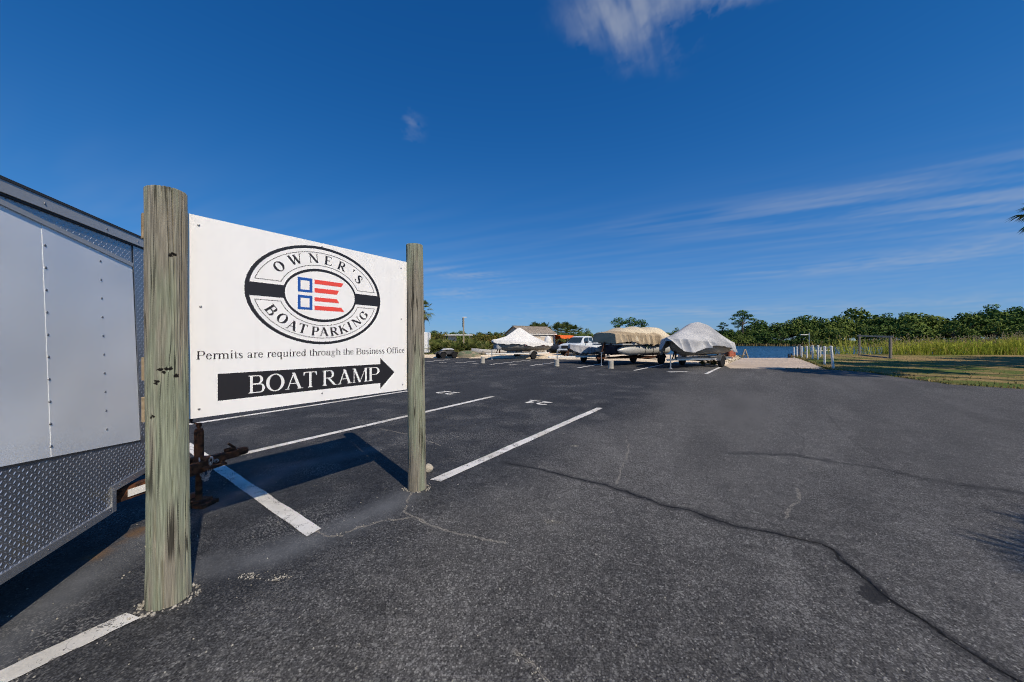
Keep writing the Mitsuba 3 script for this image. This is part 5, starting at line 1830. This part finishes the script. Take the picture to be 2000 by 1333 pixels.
sabal((826.5 - 1000) / 667 * 34, 34, 4.6, 'sabal palm with hanging dead fronds just right of the far sign post', 3, L=1.25, n=34)
for px, yt, dist, lb, sd in ((1046, 634, 44, 'palm crown peeking over the left half of the shed roof', 5), (1062, 633, 45.5, 'palm crown peeking over the right half of the shed roof', 6),
                             (1090, 634, 43, 'full green palm right behind the right corner of the shed', 7), (1105, 633, 44.5, 'full green palm above the orange canvas top', 8), (1120, 638, 43.5, 'low palm behind the cab of the pickup truck', 9)):
    L = 1.65
    sabal((px - 1000) / 667 * dist, dist, EYE + (667 - yt) / 667 * dist - L * .8 , lb, sd, L=L, z0=.1, n=44)


# palmettos and shrubs of the thicket at the left
def palmetto(x, y, L, seed, label, group, z0=0.0, n=26):
    rng = np.random.default_rng(seed)
    k = thing('palmetto', label, 'palmetto', group)
    mb = MB(shift(x, y, z0 + .25))
    mb.tm(palm_crown(rng, n, L, lo=-5, hi=88, nb=11, spread=160, droop=.22, w=.06))
    part(k, 'fronds', mb.mesh(), 'palmetto_leaf')
    part(k, 'stem', MB(shift(x, y, z0)).tm(lathe([(.10, -.2), (.08, .3)], 8)).mesh(), 'palm_bark', smooth=40)


def shrub(x, y, R, H, seed, label, group, z0=0.0, mat='shrub_leaf', size=.16):
    lb = oak_lobes(R, H, seed, 9, .0)
    k = thing('shrub', label, 'shrub', group)
    m = shift(x, y, z0)
    part(k, 'crown', MB(m).tm(crown(lb, 2.6, size, seed + 1)).mesh(), mat)
    part(k, 'stems', MB(m).tm(limbs(lb, .05, seed=seed, fork=.25)).mesh(), 'bark')


r = np.random.default_rng(31)
for i, px in enumerate((836, 846, 856, 866, 877, 888, 897, 908, 919, 930, 940, 868, 903)):
    y = 34.5 + (i * 7 % 5) * .5 + (1.8 if i > 10 else 0)
    palmetto((px - 1000) / 667 * y, y, r.uniform(1.25, 1.75), 100 + i, 'yellow-green palmetto clump in the thicket behind the buggy', 'palmettos in the thicket behind the buggy')
SHR = [(838, 39, 1.6, 2.6), (852, 40, 1.8, 3.1), (861, 41, 1.5, 3.0), (880, 41, 1.6, 1.9), (900, 41.5, 1.7, 1.8), (926, 40, 1.7, 2.3), (936, 41, 1.9, 2.7), (950, 41, 2.0, 2.9), (964, 42, 2.0, 2.9), (980, 44, 2.1, 3.0), (996, 45, 2.0, 3.2), (915, 44, 1.8, 2.0)]
for i, (px, y, R, H) in enumerate(SHR):
    shrub((px - 1000) / 667 * y, y, R, H, 200 + i, 'olive-green shrub of the thicket left of the shed', 'shrubs of the thicket left of the shed')
for i, (px, y, R, H, lb) in enumerate(((1108, 40.5, .9, .9, 'low green shrub in front of the skiff with the orange top'), (1095, 37.5, .7, .6, 'small low shrub right of the corner of the shed'), (1016, 43, 1.6, 2.4, 'shrub behind the left end of the shed'),
                                       (1140, 46, 2.0, 2.2, 'shrub standing behind the cab of the pickup truck'), (1160, 47, 2.2, 2.6, 'shrub behind the bed of the pickup truck'), (1185, 48, 2.2, 2.5, 'shrub behind the bow of the pontoon boat'))):
    shrub((px - 1000) / 667 * y, y, R, H, 300 + i, lb, 'shrubs around the shed and the truck', z0=.1)
# weeds under the silver-tarp boat
for i, (px, y, wh) in enumerate(((1372, 22.3, 'left'), (1386, 22.6, 'middle'), (1395, 22.2, 'right'))):
    shrub((px - 1000) / 667 * y, y, .26, .30, 340 + i, wh + ' one of three low weeds growing under the trailer of the silver-tarp boat', 'weeds under the silver-tarp boat', size=.07)


# -- reeds on the right shore
def reeds():
    rng = np.random.default_rng(77)
    mb, pl = MB(), MB()
    V, P = [], []
    for px0, px1, n, y0, y1, h0, h1 in ((1735, 2090, 3400, 36.5, 42, 1.6, 2.5), (1640, 1745, 330, 37.5, 42, 1.3, 2.4), (1560, 1650, 110, 38.5, 42, 1.2, 2.6), (1900, 2300, 600, 41, 47, 1.5, 2.4)):
        for _ in range(n):
            y = rng.uniform(y0, y1)
            px = rng.uniform(px0, px1)
            x = (px - 1000) / 667 * y
            clump = meshkit.fbm(np.array([[x * .55, y * .5, 2.0]]), 3, 5)[0]
            if rng.random() > 1.5 * clump + .1:
                continue
            h = rng.uniform(h0, h1) * (.38 + .85 * clump)
            z0 = float(land(np.array(x), np.array(y)))
            z0 = max(z0, -.75)
            a = rng.uniform(0, 6.28)
            lean = rng.normal(0, .16, 2)
            tip = np.array([x + lean[0] * h, y + lean[1] * h, z0 + h])
            w = np.array([math.cos(a), math.sin(a), 0]) * rng.uniform(.018, .032)
            b = np.array([x, y, z0 - .1])
            V.append([b - w * .6, b + w * .6, (b + tip) / 2 + w, tip, (b + tip) / 2 - w])
            for q in range(3):
                s = rng.uniform(.3, .85)
                p = b + (tip - b) * s
                t = rng.uniform(0, 6.28)
                e = p + np.array([math.cos(t) * .32, math.sin(t) * .32, rng.uniform(.05, .35)]) * rng.uniform(.7, 1.3)
                ww = np.cross(e - p, [0, 0, 1.0])
                ww = ww / (np.linalg.norm(ww) + 1e-9) * .025
                m_ = p + (e - p) * .5 + [0, 0, .06]
                V.append([p, p, m_ + ww, e, m_ - ww])
            if rng.random() < .22:
                P.append((tip, rng.uniform(.16, .30)))
    V = np.array(V)
    k = np.arange(len(V))[:, None] * 5
    f = np.vstack([k + [0, 1, 2], k + [0, 2, 4], k + [4, 2, 3]])
    for tip, s in P:
        t = rng.uniform(0, 6.28)
        w = np.array([math.cos(t), math.sin(t), 0]) * .05
        u = np.array([-math.sin(t), math.cos(t), 0]) * .05
        pl.add(np.array([tip - [0, 0, .05], tip + w + [0, 0, s * .5], tip - w + [0, 0, s * .5], tip + u + [0, 0, s * .5], tip - u + [0, 0, s * .5], tip + [.03, 0, s]]), [(0, 1, 2), (1, 5, 2), (0, 3, 4), (3, 5, 4)])
    return MB().add(V.reshape(-1, 3), f).mesh(), pl.mesh()


rb, rp = reeds()
rd = thing('reeds', 'tall yellow-green reeds along the right shore', 'reeds', kind='stuff')
put('reeds__blade', rb, 'reed_leaf')
put('reeds__plume', rp, 'reed_plume')


def blades(pts, h, w, rng, lean=.35):
    pts = np.asarray(pts, float)
    n = len(pts)
    a = rng.uniform(0, 6.28, n)
    d = np.stack([np.cos(a), np.sin(a), a * 0], -1)
    s = np.stack([-np.sin(a), np.cos(a), a * 0], -1)
    hh = h * rng.uniform(.5, 1.3, (n, 1))
    tip = pts + d * hh * lean * rng.random((n, 1)) + np.concatenate([np.zeros((n, 2)), hh], 1)
    v = np.stack([pts - s * w, pts + s * w, tip], 1).reshape(-1, 3)
    return v, np.arange(3 * n).reshape(-1, 3)


# marsh grass along the far bank
rng = np.random.default_rng(5)
pts = []
for _ in range(9000):
    x = rng.uniform(-90, 240)
    y = float(far_bank(np.array(x))) + rng.uniform(-3.0, 1.5)
    if meshkit.noise(np.array([[x * .12, 1.0, 0]]), 3)[0] > .2:
        pts.append((x, y, -.75 + .2 * smooth(-3, 1, y - far_bank(np.array(x)))))
thing('marsh_grass', 'tan marsh grass along the far waterline', 'grass', kind='stuff')
put('marsh_grass', MB().add(*blades(pts, 1.15, .32, rng)).mesh(), 'marsh_leaf')

# lawn: short grass at the edge of the asphalt and over the lawn
pts = []
bd = LOT.exterior
cand = rng.uniform([13, 9.5], [46, 37], (52000, 2))
sp = shapely.points(cand)
dd = np.minimum(shapely.distance(LOT, sp), shapely.distance(RAMP, sp))
keep = (dd > .0) & (rng.random(len(cand)) < np.exp(-dd / .7) + .05) & (cand[:, 0] > 15.2)
c = cand[keep]
zz = land(c[:, 0], c[:, 1]) + .07 * smooth(.05, .6, dd[keep])
pts = np.column_stack([c, zz - .01])
edge = []
for s in np.arange(0, bd.length, .02):
    q = bd.interpolate(s)
    if 15.2 < q.x < 40 and q.y < 19.5 and q.y > 8.5:
        edge.append((q.x + rng.normal(0, .05), q.y + rng.normal(0, .05), .0))
rl = RAMP.exterior
for s in np.arange(0, rl.length, .03):
    q = rl.interpolate(s)
    if q.x > 17.2 + (q.y - 18.8) * .66 and q.y < 35:
        edge.append((q.x + .05 + rng.normal(0, .06), q.y + rng.normal(0, .06), .0))
pts = np.vstack([pts, np.array(edge)])
thing('lawn_grass', 'short patchy green and tan grass of the lawn right of the ramp', 'grass', kind='stuff')
put('lawn_grass', MB().add(*blades(pts, .085, .016, rng, .8)).mesh(), 'lawn_leaf')

# -- trees beyond the right edge, whose shadows reach the lawn and the lot
sabal(32.45, 20.2, 9.1, 'tall palm at the right edge whose frond tips reach into view', 51, L=1.8)
sabal(8.45, -2.6, 4.9, 'palm right of the viewer that drops frond shadows on the asphalt', 54, L=1.6, n=28)
for x, y, R, H, sd, lb in ((21.3, 10.9, 1.7, 9.6, 61, 'slender oak beyond the right edge nearest the lot'), (25.2, 11.6, 2.0, 9.8, 62, 'second slender oak beyond the right edge'), (29.6, 14.6, 2.2, 10.6, 63, 'third oak beyond the right edge, behind the slender pair'),
                           (34.6, 15.2, 2.6, 10.8, 64, 'fourth oak beyond the right edge'), (40.0, 15.8, 2.8, 11.0, 65, 'fifth oak beyond the right edge'), (46.0, 18.2, 3.6, 10.8, 66, 'broad oak beyond the right edge that shades the lawn'), (52.0, 21.0, 4.2, 11.0, 67, 'broadest oak beyond the right edge by the reeds')):
    lb_ = oak_lobes(R * 1.35, H, sd, 16, .70)
    k = thing('oak_tree', lb, 'tree')
    part(k, 'crown', MB(shift(x, y, 0)).tm(crown(lb_, 8.0, .26, sd)).mesh(), 'shrub_leaf')
    part(k, 'trunk', MB(shift(x, y, 0)).tm(limbs(lb_, .2, seed=sd, fork=.6)).mesh(), 'bark', smooth=50)
